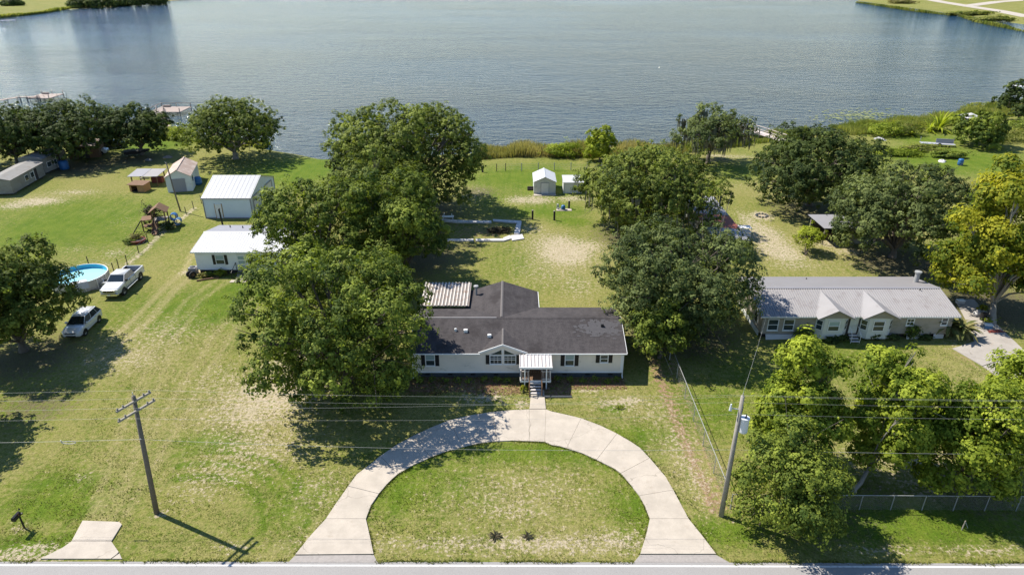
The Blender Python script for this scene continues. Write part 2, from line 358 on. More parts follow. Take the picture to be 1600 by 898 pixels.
# ------------------------------------------------------------------ the ground and the lake
near = [(-900, 215), (-400, 190), (-180, 160)] + [at(*p) for p in ((0,196),(120,196),(200,200),(262,206),(300,210),(350,214),(405,219),(440,225),(480,231),(515,238),(560,238),(640,234),(720,230),(770,228),(850,228),(930,228),(1000,227),(1060,226),(1120,221),(1170,213),(1215,206),(1260,199),(1310,193),(1360,189),(1410,184),(1460,178),(1510,171),(1550,163),(1580,150),(1600,138))]
far = [(260, 255), (420, 300)] + [at(*p) for p in ((1600,47),(1575,40),(1530,33),(1500,22),(1460,18),(1430,16),(1400,12),(1370,5),(1345,1))] + [(300, 760), (0, 900), (-200, 760)] + \
      [at(*p) for p in ((300,0),(262,5),(200,8),(180,9),(140,11),(118,11),(100,14),(72,19),(40,23),(0,27))] + [(-420, 400), (-900, 420)]
LAKE = np.array(near+far)
def lake_sd(P):
    """signed distance to the shore: positive on land, negative in the lake"""
    d = np.full(len(P), 1e9); inside = np.zeros(len(P), bool)
    for i in range(len(LAKE)):
        a = LAKE[i]; b = LAKE[(i+1) % len(LAKE)]; ab = b-a
        t = np.clip(((P-a)@ab)/(ab@ab), 0, 1)
        d = np.minimum(d, np.linalg.norm(P-(a+t[:,None]*ab), axis=1))
        c = ((a[1] > P[:,1]) != (b[1] > P[:,1]))
        with np.errstate(divide='ignore', invalid='ignore'):
            xi = (b[0]-a[0])*(P[:,1]-a[1])/(b[1]-a[1]+1e-12)+a[0]
        inside ^= c & (P[:,0] < xi)
    return np.where(inside, -d, d)
WATER_Z = -0.55
def ground_z(P):
    sd = lake_sd(P); t = np.clip((sd+3.0)/9.0, 0, 1); s = t*t*(3-2*t)
    return -2.2 + 2.2*s, sd
def spread(a, b, step, lo, hi):
    c = list(np.arange(a, b+step/2, step)); s = step; x = c[-1]
    while x < hi: s *= 1.13; x += s; c.append(x)
    s = step; x = c[0]; pre = []
    while x > lo: s *= 1.13; x -= s; pre.append(x)
    return np.array(pre[::-1]+c)
gx = spread(-62, 62, 0.36, -1600, 1600); gy = spread(27, 128, 0.36, -600, 1800)
GX, GY = np.meshgrid(gx, gy); GP = np.stack([GX.ravel(), GY.ravel()], 1)
gz, gsd = ground_z(GP)
def blob(cx, cy, rx, ry, s=1.0, rot=0.0):
    dx = GP[:,0]-cx; dy = GP[:,1]-cy; c, q = math.cos(rot), math.sin(rot)
    u = (dx*c+dy*q)/rx; v = (-dx*q+dy*c)/ry
    return s*np.exp(-(u*u+v*v))
def line_d(pts):
    d = np.full(len(GP), 1e9)
    for a, b in zip(pts[:-1], pts[1:]):
        a = np.array(a); b = np.array(b); ab = b-a; t = np.clip(((GP-a)@ab)/(ab@ab), 0, 1)
        d = np.minimum(d, np.linalg.norm(GP-(a+t[:,None]*ab), axis=1))
    return d
def P_(px, py): return at(px, py)
sandA = np.zeros(len(GP)); dirtA = 0.52*np.exp(-(((GP[:,0]+4.2)/4.6)**4+((GP[:,1]-85.6)/2.9)**4)); lushA = np.zeros(len(GP)); litA = np.zeros(len(GP)); dryA = np.zeros(len(GP))
for px, py, rx, ry, s in ((440,610,4.5,3.0,.62),(400,640,5,4,.42),(455,560,3,3,.5),(350,590,4,4,.3),(200,560,4,3,.32),(250,520,6,4,.3),(410,700,5,3,.35),(500,760,3,3,.3),(510,850,3,1.5,.4),
    (330,740,3,2,.3),(300,770,2.5,1.6,.3),(370,740,3,3,.3),(30,870,4,.7,.75),(60,855,2,.6,.6),(130,745,1,.6,.4),(247,803,.5,.4,.9),(30,825,1,.5,.5),(360,855,1.2,.6,.45),
    (700,850,4,1.0,.35),(850,850,6,1.1,.4),(970,845,3,1.5,.4),(790,770,6,4,.24),(870,760,4,3,.22),(800,800,3,.8,.35),(600,850,2,1,.3),
    (960,630,2,1,.5),(985,625,1.2,.5,.6),(920,610,2.2,.5,.55),(815,630,.7,.9,.8),(770,620,1.5,1.0,.7),(735,622,2,1.5,.5),(1030,640,3,3,.3),(1060,690,2,3,.3),(1090,750,1.5,4,.35),
    (885,395,3.6,4.2,.72),(860,380,4,5,.42),(920,385,3,3,.5),(840,312,3,2.5,.62),(895,310,3.2,1.8,.62),(810,312,2.6,2.2,.62),(830,357,2.6,2.5,.42),(850,430,5,5,.25),(905,450,3,5,.35),(880,375,2,2,.5),
    (1190,365,3.2,5.5,.78),(1215,390,3,3.2,.68),(1170,345,1.6,5,.6),(1230,400,3,2,.55),(1240,415,4,1.6,.4),(1300,380,3,2,.55),(1330,392,3,1.5,.5),(1200,310,2.5,3,.25),(1150,290,4,3,.2),
    (60,315,4,2.2,.7),(120,300,5,1.8,.5),(20,322,3,2,.6),(250,240,5,3,.3),(190,345,3,2,.25),(180,395,2,2,.5),(215,372,2,2,.4),(120,390,3,1.5,.35),(160,415,2,1,.5),
    (490,236,5,2.2,.85),(440,228,6,1.6,.7),(460,245,5,2,.3),(1545,560,1.2,2.2,.5),(1500,540,1.5,2,.4),(1405,700,2,2.5,.6),(1450,760,3,1.5,.45),(1350,720,2,2,.4),(1440,715,2,2,.5),(1540,860,5,.6,.5),(1380,860,4,.6,.45),
    (880,238,8,1.6,.3),(1150,245,6,2,.5),(1120,243,3,1.2,.6),(1300,440,8,1.5,.3),(480,600,2,1.5,.6),(455,520,1.5,1,.4),(300,425,1.5,1,.6),(745,300,3,6,.35)):
    x, y = P_(px, py); sandA = np.maximum(sandA, blob(x, y, rx, ry, s)) + 0.25*np.minimum(sandA, blob(x, y, rx, ry, s))
ring = np.hypot((GP[:,0]-35.4)/1.9, (GP[:,1]-91.4)/2.2)
sandA = np.maximum(sandA, 1.25*np.clip(1.25-ring, 0, 1)*(ring < 1.25)); litA = np.maximum(litA, 1.4*np.exp(-(ring/0.33)**2))
fenceline = line_d([(-51.5,70.2),(-48.5,70.6),(-46.0,72.5),(-46.1,80),(-46.5,84),(-46.3,94.5)])
sandA = np.maximum(sandA, 0.78*np.exp(-(fenceline/0.55)**2))
# wheel tracks from the road to the white house
tr = [P_(*p) for p in ((160,812),(178,760),(200,690),(228,610),(262,530),(300,470),(345,440))]
d = line_d(tr); dryA = np.maximum(dryA, 0.40*np.exp(-((d-0.85)/0.36)**2)+0.3*np.exp(-(d/1.6)**2))
tr2 = [P_(*p) for p in ((178,800),(240,700),(300,600),(350,520),(400,470))]
d = line_d(tr2); dryA = np.maximum(dryA, 0.34*np.exp(-((d-0.85)/0.45)**2)+0.3*np.exp(-(d/2.5)**2))
tr3 = [P_(*p) for p in ((150,560),(220,500),(262,455),(300,420),(318,380))]
d = line_d(tr3); dryA = np.maximum(dryA, 0.5*np.exp(-((d-0.85)/0.4)**2)+0.35*np.exp(-(d/1.8)**2))
for px, py, rx, ry, s in ((400,640,9,8,.6),(200,560,8,5,.55),(270,520,8,6,.4),(330,700,8,6,.4),(450,600,6,5,.6),(500,800,6,5,.4),(180,720,5,6,.35),(40,720,6,6,.3),(800,780,9,5,.45),(850,850,10,1.6,.6),(600,855,3,1.5,.4),(1060,720,4,8,.5),(980,640,6,4,.45),(1300,400,14,10,.45),(1200,300,8,10,.4),(870,400,9,9,.6),(850,320,8,6,.3),(160,330,10,4,.3),(60,310,10,4,.5),(1420,720,10,5,.5),(1540,600,5,8,.4),(1350,590,8,4,.25),(420,860,4,1.5,.4),(300,860,5,1.5,.35),(250,590,5,6,.4)):
    x, y = P_(px, py); dryA = np.maximum(dryA, blob(x, y, rx, ry, s))
for r_ in (6.2, 7.6, 8.9):      # mower rings in the front lawn
    cx, cy = P_(250, 850); rr = np.hypot(GP[:,0]-cx, (GP[:,1]-cy)); an = np.arctan2(GP[:,1]-cy, GP[:,0]-cx)
    lushA = np.maximum(lushA, 0.55*np.exp(-((rr-r_)/0.34)**2)*((an > 0.15) & (an < 1.9)))
for px, py, rx, ry, s in ((100,350,14,10,.55),(330,480,7,5,.6),(290,500,4,3,.55),(370,460,5,5,.6),(470,265,8,8,.8),(230,225,8,5,.8),(830,280,10,9,.6),(800,410,5,6,.3),(860,330,5,3,.7),(890,345,3,2,.6),(1150,265,5,5,.4),(1500,250,14,10,.55),(1440,215,10,6,.5),
    (80,790,3,1.5,.7),(100,760,3,1.4,.55),(60,850,3,1,.6),(330,690,2.4,1.2,.7),(700,745,3,2.5,.35),(620,770,2,2,.55),(640,740,2,2,.5),(975,720,2.5,1.2,.5),(1010,680,3,1.2,.45),(1000,790,2,2,.5),(960,640,.8,.4,.9),(968,636,.5,.3,.9),(460,790,3,3,.35),(1130,640,4,4,.4),(1200,600,5,4,.35),(1300,560,6,4,.35),(1130,830,3,1.2,.6),(1400,820,10,1.5,.7),(840,700,6,1,.5),(800,710,9,1.2,.45)):
    x, y = P_(px, py); lushA = np.maximum(lushA, blob(x, y, rx, ry, s))
d = line_d([(12.9,53.0),(13.0,47),(13.1,42),(13.3,38.5),(13.6,34.6)]); dirtA = np.maximum(dirtA, 0.72*np.exp(-(d/0.8)**2))
d = line_d([(14.4,53.0),(14.4,35)]); dirtA = np.maximum(dirtA, 0.5*np.exp(-(d/0.6)**2))
box = lambda x0,x1,y0,y1,s: s*np.clip(np.minimum(np.minimum(GP[:,0]-x0, x1-GP[:,0]), np.minimum(GP[:,1]-y0, y1-GP[:,1]))/0.25+0.5, 0, 1)
for bx in ((-9.0,-1.0,47.9,50.6,0.62),(1.6,5.2,47.4,50.6,0.62),(5.2,10,48.6,50.6,0.6),(-2.5,0.9,47.6,49.5,0.55)): dirtA = np.maximum(dirtA, box(*bx))
for px, py, rx, ry, s in ((1235,640,2,2,.4),(1330,395,3,1.5,.4),(370,425,4,.8,.7),(330,428,3,.8,.6),(1530,545,.9,3.2,.55),(1505,555,1.5,2.5,.45),(785,612,3,.5,.5)):
    x, y = P_(px, py); dirtA = np.maximum(dirtA, blob(x, y, rx, ry, s))
for px, py, r, s in ((525,560,7,.85),(640,400,9,.8),(640,330,10,.85),(480,440,6,.6),(1060,520,7,.85),(1010,370,9,.8),(745,300,5,.6),(1275,330,9,.7),(1420,415,8,.85),(1560,480,8,.85),(40,560,7,.7),(60,630,6,.55),(125,262,9,.8),(210,250,8,.7),(40,270,9,.7),(360,262,6,.35),(1300,800,6,.5),(1240,800,5,.5),(1360,770,4,.5),(1530,780,5,.5),(730,385,4,.5),(1120,250,5,.6),(640,690,4,.25)):
    x, y = P_(px, py); litA = np.maximum(litA, blob(x, y, r, r*0.9, s))
sandA = np.minimum(sandA*1.08, 0.66+0.5*np.clip(sandA-0.74, 0, 1))+0.30*dryA
shore = np.exp(-((gsd-1.0)/2.2)**2); sandA = np.maximum(sandA, 0.25*shore)
bedA = np.clip(-gsd/1.5, 0, 1)
gz = gz + np.where(gsd > 6, 0.035*np.sin(GP[:,0]*0.31+1.3)*np.sin(GP[:,1]*0.23), 0)*((np.abs(GP[:,0]) < 62) & (GP[:,1] > 31.5) & (GP[:,1] < 128))
# raised and sunk a touch: keep the lot level where things stand
gz = np.where(gsd > 6, np.minimum(gz, 0.0), gz)
ncol = len(gx); ii, jj = np.meshgrid(np.arange(len(gy)-1), np.arange(ncol-1), indexing='ij'); b0 = (ii*ncol+jj).ravel()
ground = numpy_mesh('ground', np.stack([GP[:,0], GP[:,1], gz], 1), np.stack([b0, b0+1, b0+1+ncol, b0+ncol], 1), 'lawn',
    attrs={'sand': sandA, 'dirt': dirtA, 'lush': np.clip(lushA,0,1), 'litter': litA, 'bed': bedA, 'dry': dryA}, domain='POINT', smooth=True)
tag(ground, 'mown lawn with dry and sandy patches around the houses', kind='structure')
wb2 = MB(); wb2.add([(-1500,100,WATER_Z),(1500,100,WATER_Z),(1500,1700,WATER_Z),(-1500,1700,WATER_Z)], [(0,1,2,3)])
lake = wb2.build('lake', 'lake_water'); tag(lake, 'wide rippled grey blue lake behind the houses', kind='structure')

# ------------------------------------------------------------------ road and drives
def road_edge(x): return 29.98 - 0.00004*(x+31)**2 if x > -31 else 29.98
xs = [-400,-200,-100,-60,-40,-31,-20,-10,0,10,20,31,45,60,100,200,400]
def ribbon(name, mat, y0, y1, z, label=None, parent=None, kind='structure', zb=None):
    m = MB()
    for a, b in zip(xs[:-1], xs[1:]):
        ea, eb = road_edge(max(-60,min(60,a))), road_edge(max(-60,min(60,b)))
        zb_ = z-0.02 if zb is None else zb
        m.hexa([(a,ea+y0,zb_),(b,eb+y0,zb_),(b,eb+y1,zb_),(a,ea+y1,zb_)], [(a,ea+y0,z),(b,eb+y0,z),(b,eb+y1,z),(a,ea+y1,z)])
    o = m.build(name, mat, parent)
    if parent is None: tag(o, label, kind=kind)
    return o
road = ribbon('road', 'asphalt', -7.2, 0.14, 0.03, 'pale grey asphalt road along the front lawns', zb=-0.1)
ribbon('edge_line', 'line_white', -0.20, -0.08, 0.034, parent=road); ribbon('edge_line', 'line_white', -7.0, -6.88, 0.034, parent=road)
ribbon('center_line', 'line_yellow', -3.65, -3.55, 0.034, parent=road); ribbon('center_line', 'line_yellow', -3.45, -3.35, 0.034, parent=road)

OUT = [(461,867),(486,836),(509,811),(524,788),(544,760),(557,742),(577,727),(594,713),(620,695),(644,682),(672,669),(702,657),(736,649),(770,644),(801,641),(827,640),(853,640),(861,643),(888,649),(908,654),(940,666),(964,678),(985,690),(1000,700),(1015,716),(1040,745),(1052,766),(1065,790),(1076,811),(1097,837),(1119,866)]
INN = [(584,866),(577,832),(572,811),(580,790),(592,772),(605,757),(613,749),(622,741),(648,726),(673,715),(697,706),(723,699),(750,693),(776,690),(800,689),(827,690),(851,691),(862,696),(875,698),(885,701),(910,709),(932,719),(950,728),(960,733),(970,740),(985,758),(999,775),(1008,793),(1015,811),(1009,837),(1000,866)]
JN = [0, 2, 4, 7, 9, 11, 13, 15, 16, 19, 21, 24, 26, 28, 30]
drive = thing('driveway', 'cream concrete horseshoe driveway in front of the cream house', None, (0,38,0)); tag(drive, kind='structure')
def shrink(poly, d=0.018):
    cx = sum(p[0] for p in poly)/len(poly); cy = sum(p[1] for p in poly)/len(poly)
    out = []
    for x, y in poly:
        l = math.hypot(x-cx, y-cy); k = (l-d)/l; out.append((cx+(x-cx)*k, cy+(y-cy)*k))
    return out
def slab(parent, poly, mat, z=0.075, name='slab'):
    return MB().slab(shrink(poly), -0.06, z+random.uniform(-0.006,0.006)).build(name, mat, parent, off=parent.location)
for a, b in zip(JN[:-1], JN[1:]):
    poly = [at(*OUT[i]) for i in range(a, b+1)] + [at(*INN[i]) for i in range(b, a-1, -1)]
    slab(drive, poly[::-1], 'concrete')
slab(drive, [at(827,639.4),at(829,620),at(851,620),at(853,639.4)][::-1], 'concrete')
slab(drive, [at(829,619.6),at(829.5,610),at(850.5,610),at(851,619.6)][::-1], 'concrete')
for nm, pts, lab in (('asphalt_apron', ((584,867),(590,879),(450,879),(461,868)), 0), ('asphalt_apron', ((1119,867),(1140,879),(990,879),(1000,867)), 1)):
    MB().slab([at(*p) for p in pts][::-1], -0.05, 0.04).build(nm, 'asphalt_apron', drive, off=drive.location)
apr = thing('concrete_apron', 'pale concrete apron at the road below the left utility pole', None, (-26.5,32,0)); tag(apr, kind='structure')
slab(apr, [at(*p) for p in ((63,873.5),(98,856),(112,846),(174.5,846),(186,863),(183,866.5),(173.5,873.5))][::-1], 'concrete')
slab(apr, [at(*p) for p in ((112,845.6),(129,814),(187,816),(191,820),(175,845.6))][::-1], 'concrete')
slab(apr, [at(*p) for p in ((174.5,873.5),(187,864.5),(191,873.5))][::-1], 'concrete', 0.06)
rdr = thing('concrete_drive', 'stained old concrete drive beside the grey roofed house', None, (45,57,0)); tag(rdr, kind='structure')
slab(rdr, [at(1492,468), at(1522,468), at(1552,502), at(1513,508)][::-1], 'concrete_old', 0.05)
slab(rdr, [at(1513.5,508.6), at(1552.5,502.6), at(1603,550), at(1535,572), at(1488,545), at(1522,534)][::-1], 'concrete_old', 0.05)
slab(rdr, [at(1535.5,572.6), at(1603.5,550.6), at(1640,585), at(1590,610)][::-1], 'concrete_old', 0.05)

# ------------------------------------------------------------------ trees
def unit(v): return v/np.maximum(np.linalg.norm(v, axis=-1, keepdims=True), 1e-9)
def leaf_quads(P, NRM, size, rs, aspect=0.75):
    """one small four-cornered leaf clump per point, turned about its normal"""
    n = len(P); r = rs.normal(size=(n,3)); u = unit(np.cross(NRM, r)); w = np.cross(NRM, u)
    s = size*rs.uniform(0.6, 1.35, (n,1)); a = s*0.5; b = s*0.5*aspect
    V = np.empty((n,4,3)); bend = NRM*s*0.12
    V[:,0] = P-u*a; V[:,1] = P+w*b+bend; V[:,2] = P+u*a; V[:,3] = P-w*b+bend
    return V.reshape(-1,3), np.arange(4*n).reshape(n,4)
def crown_points(rs, R, a, n_lobes, tufts, leaves, lobe=0.34, squash=0.8, spread_t=0.30, low=-0.35, ragged=0.25, up=0.5, skew=None):
    """leaf clumps: crown -> boughs -> tufts -> leaves; centre of the crown at the origin"""
    k = np.arange(n_lobes)+0.5; z = low+(1-low)*k/n_lobes
    ph = k*2.39996+rs.uniform(0,6.28)
    h = np.sqrt(np.maximum(0, 1-z*z))
    D = np.stack([h*np.cos(ph), h*np.sin(ph), z], 1); D = unit(D+rs.normal(scale=0.13, size=D.shape))
    rad_l = lobe*R*np.clip(rs.lognormal(-0.08, 0.38, n_lobes), 0.4, 1.75)
    scale = rs.uniform(1-ragged, 1+ragged*0.55, n_lobes)
    ext = np.stack([np.full(n_lobes, R), np.full(n_lobes, R), np.full(n_lobes, a)], 1)-rad_l[:,None]*np.array([0.8,0.8,0.62])
    C = D*np.maximum(ext, 0.2)*scale[:,None]
    inner = max(3, n_lobes//4)
    C = np.concatenate([C, rs.uniform(-0.45,0.45,(inner,3))*np.array([R,R,a*0.7])]); rad_l = np.concatenate([rad_l, np.full(inner, lobe*R*0.9)])
    D = np.concatenate([D, unit(rs.normal(size=(inner,3))+np.array([0,0,0.6]))])
    w = rad_l**2; w = w/w.sum(); li = rs.choice(len(C), tufts, p=w)
    dirs = unit(rs.normal(size=(tufts,3)) + D[li]*0.55 + np.array([0,0,0.35]))
    bump_ = 1+0.22*np.sin(dirs[:,0]*7+li)*np.sin(dirs[:,1]*6+li*2.1)+rs.normal(scale=0.07, size=tufts)
    rr = rad_l[li]*bump_*np.where(rs.rand(tufts) < 0.80, rs.uniform(0.84,1.06,tufts), rs.uniform(0.35,0.85,tufts))
    T = C[li] + dirs*rr[:,None]*np.array([1,1,squash])
    stray = rs.rand(tufts) < 0.07; T = T + (dirs*rs.uniform(0.15,0.75,(tufts,1)))*stray[:,None]
    tint_t = np.clip(0.42+0.22*rs.normal(size=tufts)+0.19*rs.normal(size=len(C))[li], 0, 1)
    ti = np.repeat(np.arange(tufts), leaves); n = len(ti)
    dl = unit(rs.normal(size=(n,3))+dirs[ti]*0.5+np.array([0,0,0.25])); rt = spread_t*rs.uniform(0.7,1.35,tufts)
    P = T[ti] + dl*(rt[ti]*rs.rand(n)**0.45)[:,None]*np.array([1,1,0.8])
    NR = unit(dl*0.62+dirs[ti]*0.75+np.array([0,0,up*0.7])+rs.normal(scale=0.22, size=(n,3)))
    tint = np.clip(tint_t[ti]+rs.normal(scale=0.16, size=n), 0, 1)
    return P, NR, tint, C, rad_l
TREE_N = [0]
def tree(name, label, px, py, hc, R, a, leaf='leaf_oak', bark='bark', lobes=34, tufts=3600, leaves=9, size=0.25, trunk_r=0.38, base=None, cat='tree', group=None, lobe=0.34, moss=0, low=-0.35, ragged=0.2, stems=1, spread_t=0.36, squash=0.8, lean=(0,0)):
    TREE_N[0] += 1; rs = np.random.RandomState(100+TREE_N[0]*17)
    x, y = at(px, py, hc)
    bx, by = (x, y) if base is None else base
    tufts = max(60, int(tufts*0.43)); leaves = int(leaves*2.15); spread_t = max(0.38, spread_t*1.12); size *= 1.12; lobe *= 0.86; ragged += 0.14; lobes = int(lobes*1.15)
    gz0 = float(ground_z(np.array([[bx, by]]))[0][0])
    root = thing(name, label, cat, (bx, by, gz0-0.02), 0, group)
    P, NR, tint, C, rl = crown_points(rs, R, a, lobes, tufts, leaves, lobe=lobe, spread_t=spread_t, low=low, ragged=ragged, squash=squash)
    off = np.array([x-bx, y-by, hc-gz0]); P = P+off; C = C+off
    keep = P[:,2] > 0.35; P, NR, tint = P[keep], NR[keep], tint[keep]
    V, Q = leaf_quads(P, NR, size, rs)
    numpy_mesh('crown', V, Q, leaf, root, {'tint': tint})
    # trunk and limbs
    m = MB(); hb = max(0.7, (hc-gz0-a)*0.75+0.6)
    for s_ in range(stems):
        ang = s_*2.4+rs.uniform(0,6); o0 = Vector((math.cos(ang), math.sin(ang), 0))*(0.0 if stems == 1 else trunk_r*1.2)
        fork = Vector((off[0]*0.45, off[1]*0.45, hb+0.5)) + o0*3
        mid = o0*1.6+Vector((off[0]*0.2+rs.uniform(-.15,.15), off[1]*0.2+rs.uniform(-.15,.15), hb*0.5))
        m.tube([o0+Vector((0,0,-0.3)), o0+Vector((0,0,0.25)), mid, fork], [trunk_r*1.5, trunk_r*1.08, trunk_r*0.9, trunk_r*0.72], 9)
        order = rs.permutation(len(C))[:max(7, len(C)//(2*stems))]
        for ci in order:
            c = Vector(C[ci]); d = c-fork
            p1 = fork+d*0.35+Vector((rs.uniform(-.4,.4), rs.uniform(-.4,.4), 0.10*d.length)); p2 = fork+d*0.72+Vector((rs.uniform(-.4,.4), rs.uniform(-.4,.4), 0.08*d.length))
            r0 = trunk_r*rs.uniform(0.32, 0.52)
            m.tube([fork-Vector((0,0,0.2)), p1, p2, c], [r0, r0*0.7, r0*0.42, 0.03], 6, cap=False)
            for q in range(3):
                e = c+Vector(rs.normal(size=3))*rl[ci]*0.7
                m.tube([p2, (p2+e)*0.5+Vector((0,0,.1)), e], [r0*0.35, r0*0.22, 0.012], 5, cap=False)
    m.build('trunk', bark, root, smooth=True)
    if moss:
        li = rs.randint(0, len(C), moss); ang = rs.uniform(0,6.28,moss)
        MP = C[li]+np.stack([np.cos(ang)*rl[li]*0.8, np.sin(ang)*rl[li]*0.8, -rl[li]*0.35+rs.uniform(-.3,.3,moss)], 1)
        L = rs.uniform(0.7,2.0,moss); W = rs.uniform(0.06,0.17,moss); dx = np.stack([np.cos(ang+1.3),np.sin(ang+1.3),0*ang],1)*W[:,None]
        VV = np.empty((moss,4,3)); dn = np.stack([rs.normal(scale=.06,size=moss),rs.normal(scale=.06,size=moss),-L],1)
        VV[:,0] = MP-dx; VV[:,1] = MP+dx; VV[:,2] = MP+dn+dx*0.25; VV[:,3] = MP+dn-dx*0.25
        mo = numpy_mesh('moss', VV.reshape(-1,3), np.arange(4*moss).reshape(moss,4), 'leaf_moss', root, {'tint': rs.rand(moss)})
        mo['label'] = 'grey moss hanging from the boughs'; mo['kind'] = 'stuff'
    return root
def foliage_clump(name, label, x, y, rx, ry, h, leaf, tufts=260, leaves=8, size=0.2, cat='shrub', group=None, z=0.0, lobes=9):
    TREE_N[0] += 1; rs = np.random.RandomState(900+TREE_N[0]*13)
    root = thing(name, label, cat, (x, y, z), 0, group)
    P, NR, tint, C, rl = crown_points(rs, 1.0, 1.0, lobes, tufts, leaves, lobe=0.42, low=-0.1, spread_t=0.2)
    P = P*np.array([rx, ry, h*0.62])+np.array([0,0,h*0.38]); k = P[:,2] > 0.02
    V, Q = leaf_quads(P[k], NR[k], size, rs); numpy_mesh('foliage', V, Q, leaf, root, {'tint': tint[k]})
    m = MB()
    for i in range(5):
        c = C[i % len(C)]; m.tube([(0.05*math.cos(i*2),0.05*math.sin(i*2),-0.05), (c[0]*rx*0.5,c[1]*ry*0.5,h*0.35), (c[0]*rx*0.8,c[1]*ry*0.8,h*0.6)], [0.05,0.035,0.01], 5)
    m.build('stem', 'bark', root)
    return root
def blades(name, X, Y, Z, H, W, leaf, label, cat=None, group=None, kind='stuff', spread_=0.35, rs=RS, parent=None):
    n = len(X); ang = rs.uniform(0,6.28,n); B = np.stack([X,Y,Z],1); dx = np.stack([np.cos(ang),np.sin(ang),0*ang],1)*(W*0.5)[:,None]
    ln = np.stack([rs.normal(scale=spread_,size=n)*H, rs.normal(scale=spread_,size=n)*H, H],1)
    V = np.empty((n,4,3)); V[:,0] = B-dx; V[:,1] = B+dx; V[:,2] = B+ln*np.array([1,1,1])+dx*0.3; V[:,3] = B+ln-dx*0.3
    tint = np.clip(rs.normal(0.5,0.25,n)+0.25*np.sin(X*0.35+Y*0.2), 0, 1)
    o = numpy_mesh(name, V.reshape(-1,3), np.arange(4*n).reshape(n,4), leaf, parent, {'tint': tint})
    if parent is None: tag(o, label, cat, group, kind)
    return o

# big oaks round the cream house
tree('oak_tree', 'large spreading oak overhanging the left end of the cream house', 521, 508, 6.4, 7.6, 6.5, 'leaf_green', low=-0.92, lobes=50, tufts=8200, leaves=9, size=0.20, trunk_r=0.45, lobe=0.27, base=(-14.3, 49.6))
tree('oak_tree', 'olive green oak between the white house and the big front oak', 492, 376, 6.0, 6.4, 6.2, 'leaf_green', low=-0.5, lobes=32, tufts=4800, leaves=9, size=0.22, lobe=0.29)
tree('oak_tree', 'tallest oak, in the middle, its top against the lake', 632, 250, 7.4, 10.4, 7.6, 'leaf_oak', low=-0.65, lobes=60, tufts=9600, leaves=9, size=0.25, trunk_r=0.6, lobe=0.25)
tree('oak_tree', 'leafy oak behind the stained metal porch roof', 622, 358, 6.4, 5.4, 6.6, 'leaf_green', low=-0.6, lobes=34, tufts=5200, leaves=9, size=0.21, lobe=0.3)
tree('oak_tree', 'shaded oak filling the gap below the tallest oak', 590, 318, 6.4, 5.6, 6.4, 'leaf_oak', low=-0.6, lobes=30, tufts=4200, leaves=9, size=0.22, lobe=0.29)
tree('oak_tree', 'dark rear oak left of the tallest oak top', 562, 262, 6.4, 4.4, 5.2, 'leaf_dark', lobes=20, tufts=2600, leaves=9, size=0.24)
tree('oak_tree', 'broad olive oak off the right corner of the cream house', 1049, 440, 5.4, 7.7, 5.4, 'leaf_grey', low=-0.75, lobes=50, tufts=7600, leaves=9, size=0.20, trunk_r=0.4, lobe=0.27)
tree('oak_tree', 'small low oak touching the right gable of the cream house', 1035, 515, 3.0, 2.9, 2.9, 'leaf_green', lobes=16, tufts=1700, leaves=9, size=0.20, trunk_r=0.16)
tree('oak_tree', 'mossy oak beside the two small white sheds', 1020, 300, 5.6, 9.3, 5.5, 'leaf_oak', low=-0.6, lobes=54, tufts=6800, leaves=9, size=0.24, trunk_r=0.5, lobe=0.26, moss=500)
tree('oak_tree', 'darkest round oak above the grey roofed house', 1276, 263, 5.6, 9.4, 5.5, 'leaf_dark', low=-0.65, lobes=54, tufts=6400, leaves=9, size=0.25, trunk_r=0.5, lobe=0.26)
tree('oak_tree', 'grey green oak behind the chimney of the grey roofed house', 1412, 334, 5.6, 7.8, 5.6, 'leaf_grey', low=-0.65, lobes=48, tufts=6000, leaves=9, size=0.23, trunk_r=0.42, lobe=0.27)
tree('sycamore_tree', 'tall tree with yellowing leaves at the right edge', 1578, 372, 8.0, 5.5, 7.2, 'leaf_yellow', 'bark_pale', low=-0.75, lobes=44, tufts=6200, leaves=9, size=0.27, trunk_r=0.36, lobe=0.27, spread_t=0.6, ragged=0.3, base=(48.3, 60.3))
tree('lakeside_tree', 'feathery moss hung tree alone by the lake shore', 1113, 206, 5.6, 6.4, 4.1, 'leaf_grey', 'bark', lobes=26, tufts=1500, leaves=8, size=0.28, trunk_r=0.42, lobe=0.24, moss=1500, low=-0.3, ragged=0.3, spread_t=0.5)
tree('lime_tree', 'small lime green tree among the lakeside reeds', 938, 226, 3.2, 2.9, 3.4, 'leaf_lime', lobes=16, tufts=1300, leaves=8, size=0.26, trunk_r=0.14, low=-0.85)
# left
tree('oak_tree', 'oak at the left edge beside the white car', 10, 474, 5.0, 5.5, 5.0, 'leaf_oak', lobes=36, tufts=5200, leaves=9, size=0.21, trunk_r=0.36, lobe=0.28, low=-0.55)
tree('oak_tree', 'dark oak leaning in front of the old trailer', 106, 203, 5.2, 9.0, 4.3, 'leaf_dark', lobes=40, tufts=4600, leaves=9, size=0.28, trunk_r=0.42, low=-0.5)
tree('oak_tree', 'dark oak left of the short floating dock', 213, 203, 4.6, 5.6, 4.1, 'leaf_dark', lobes=30, tufts=3000, leaves=9, size=0.28, trunk_r=0.35, low=-0.6)
tree('oak_tree', 'oak cut off by the left edge of the photograph', 14, 212, 5.2, 8.0, 4.5, 'leaf_dark', lobes=36, tufts=4000, leaves=9, size=0.28, trunk_r=0.4, low=-0.5)
tree('oak_tree', 'lone sunlit oak behind the white garage', 360, 203, 5.2, 8.3, 4.7, 'leaf_oak', 'bark_pale', lobes=36, tufts=3900, leaves=9, size=0.28, trunk_r=0.5, low=-0.5)
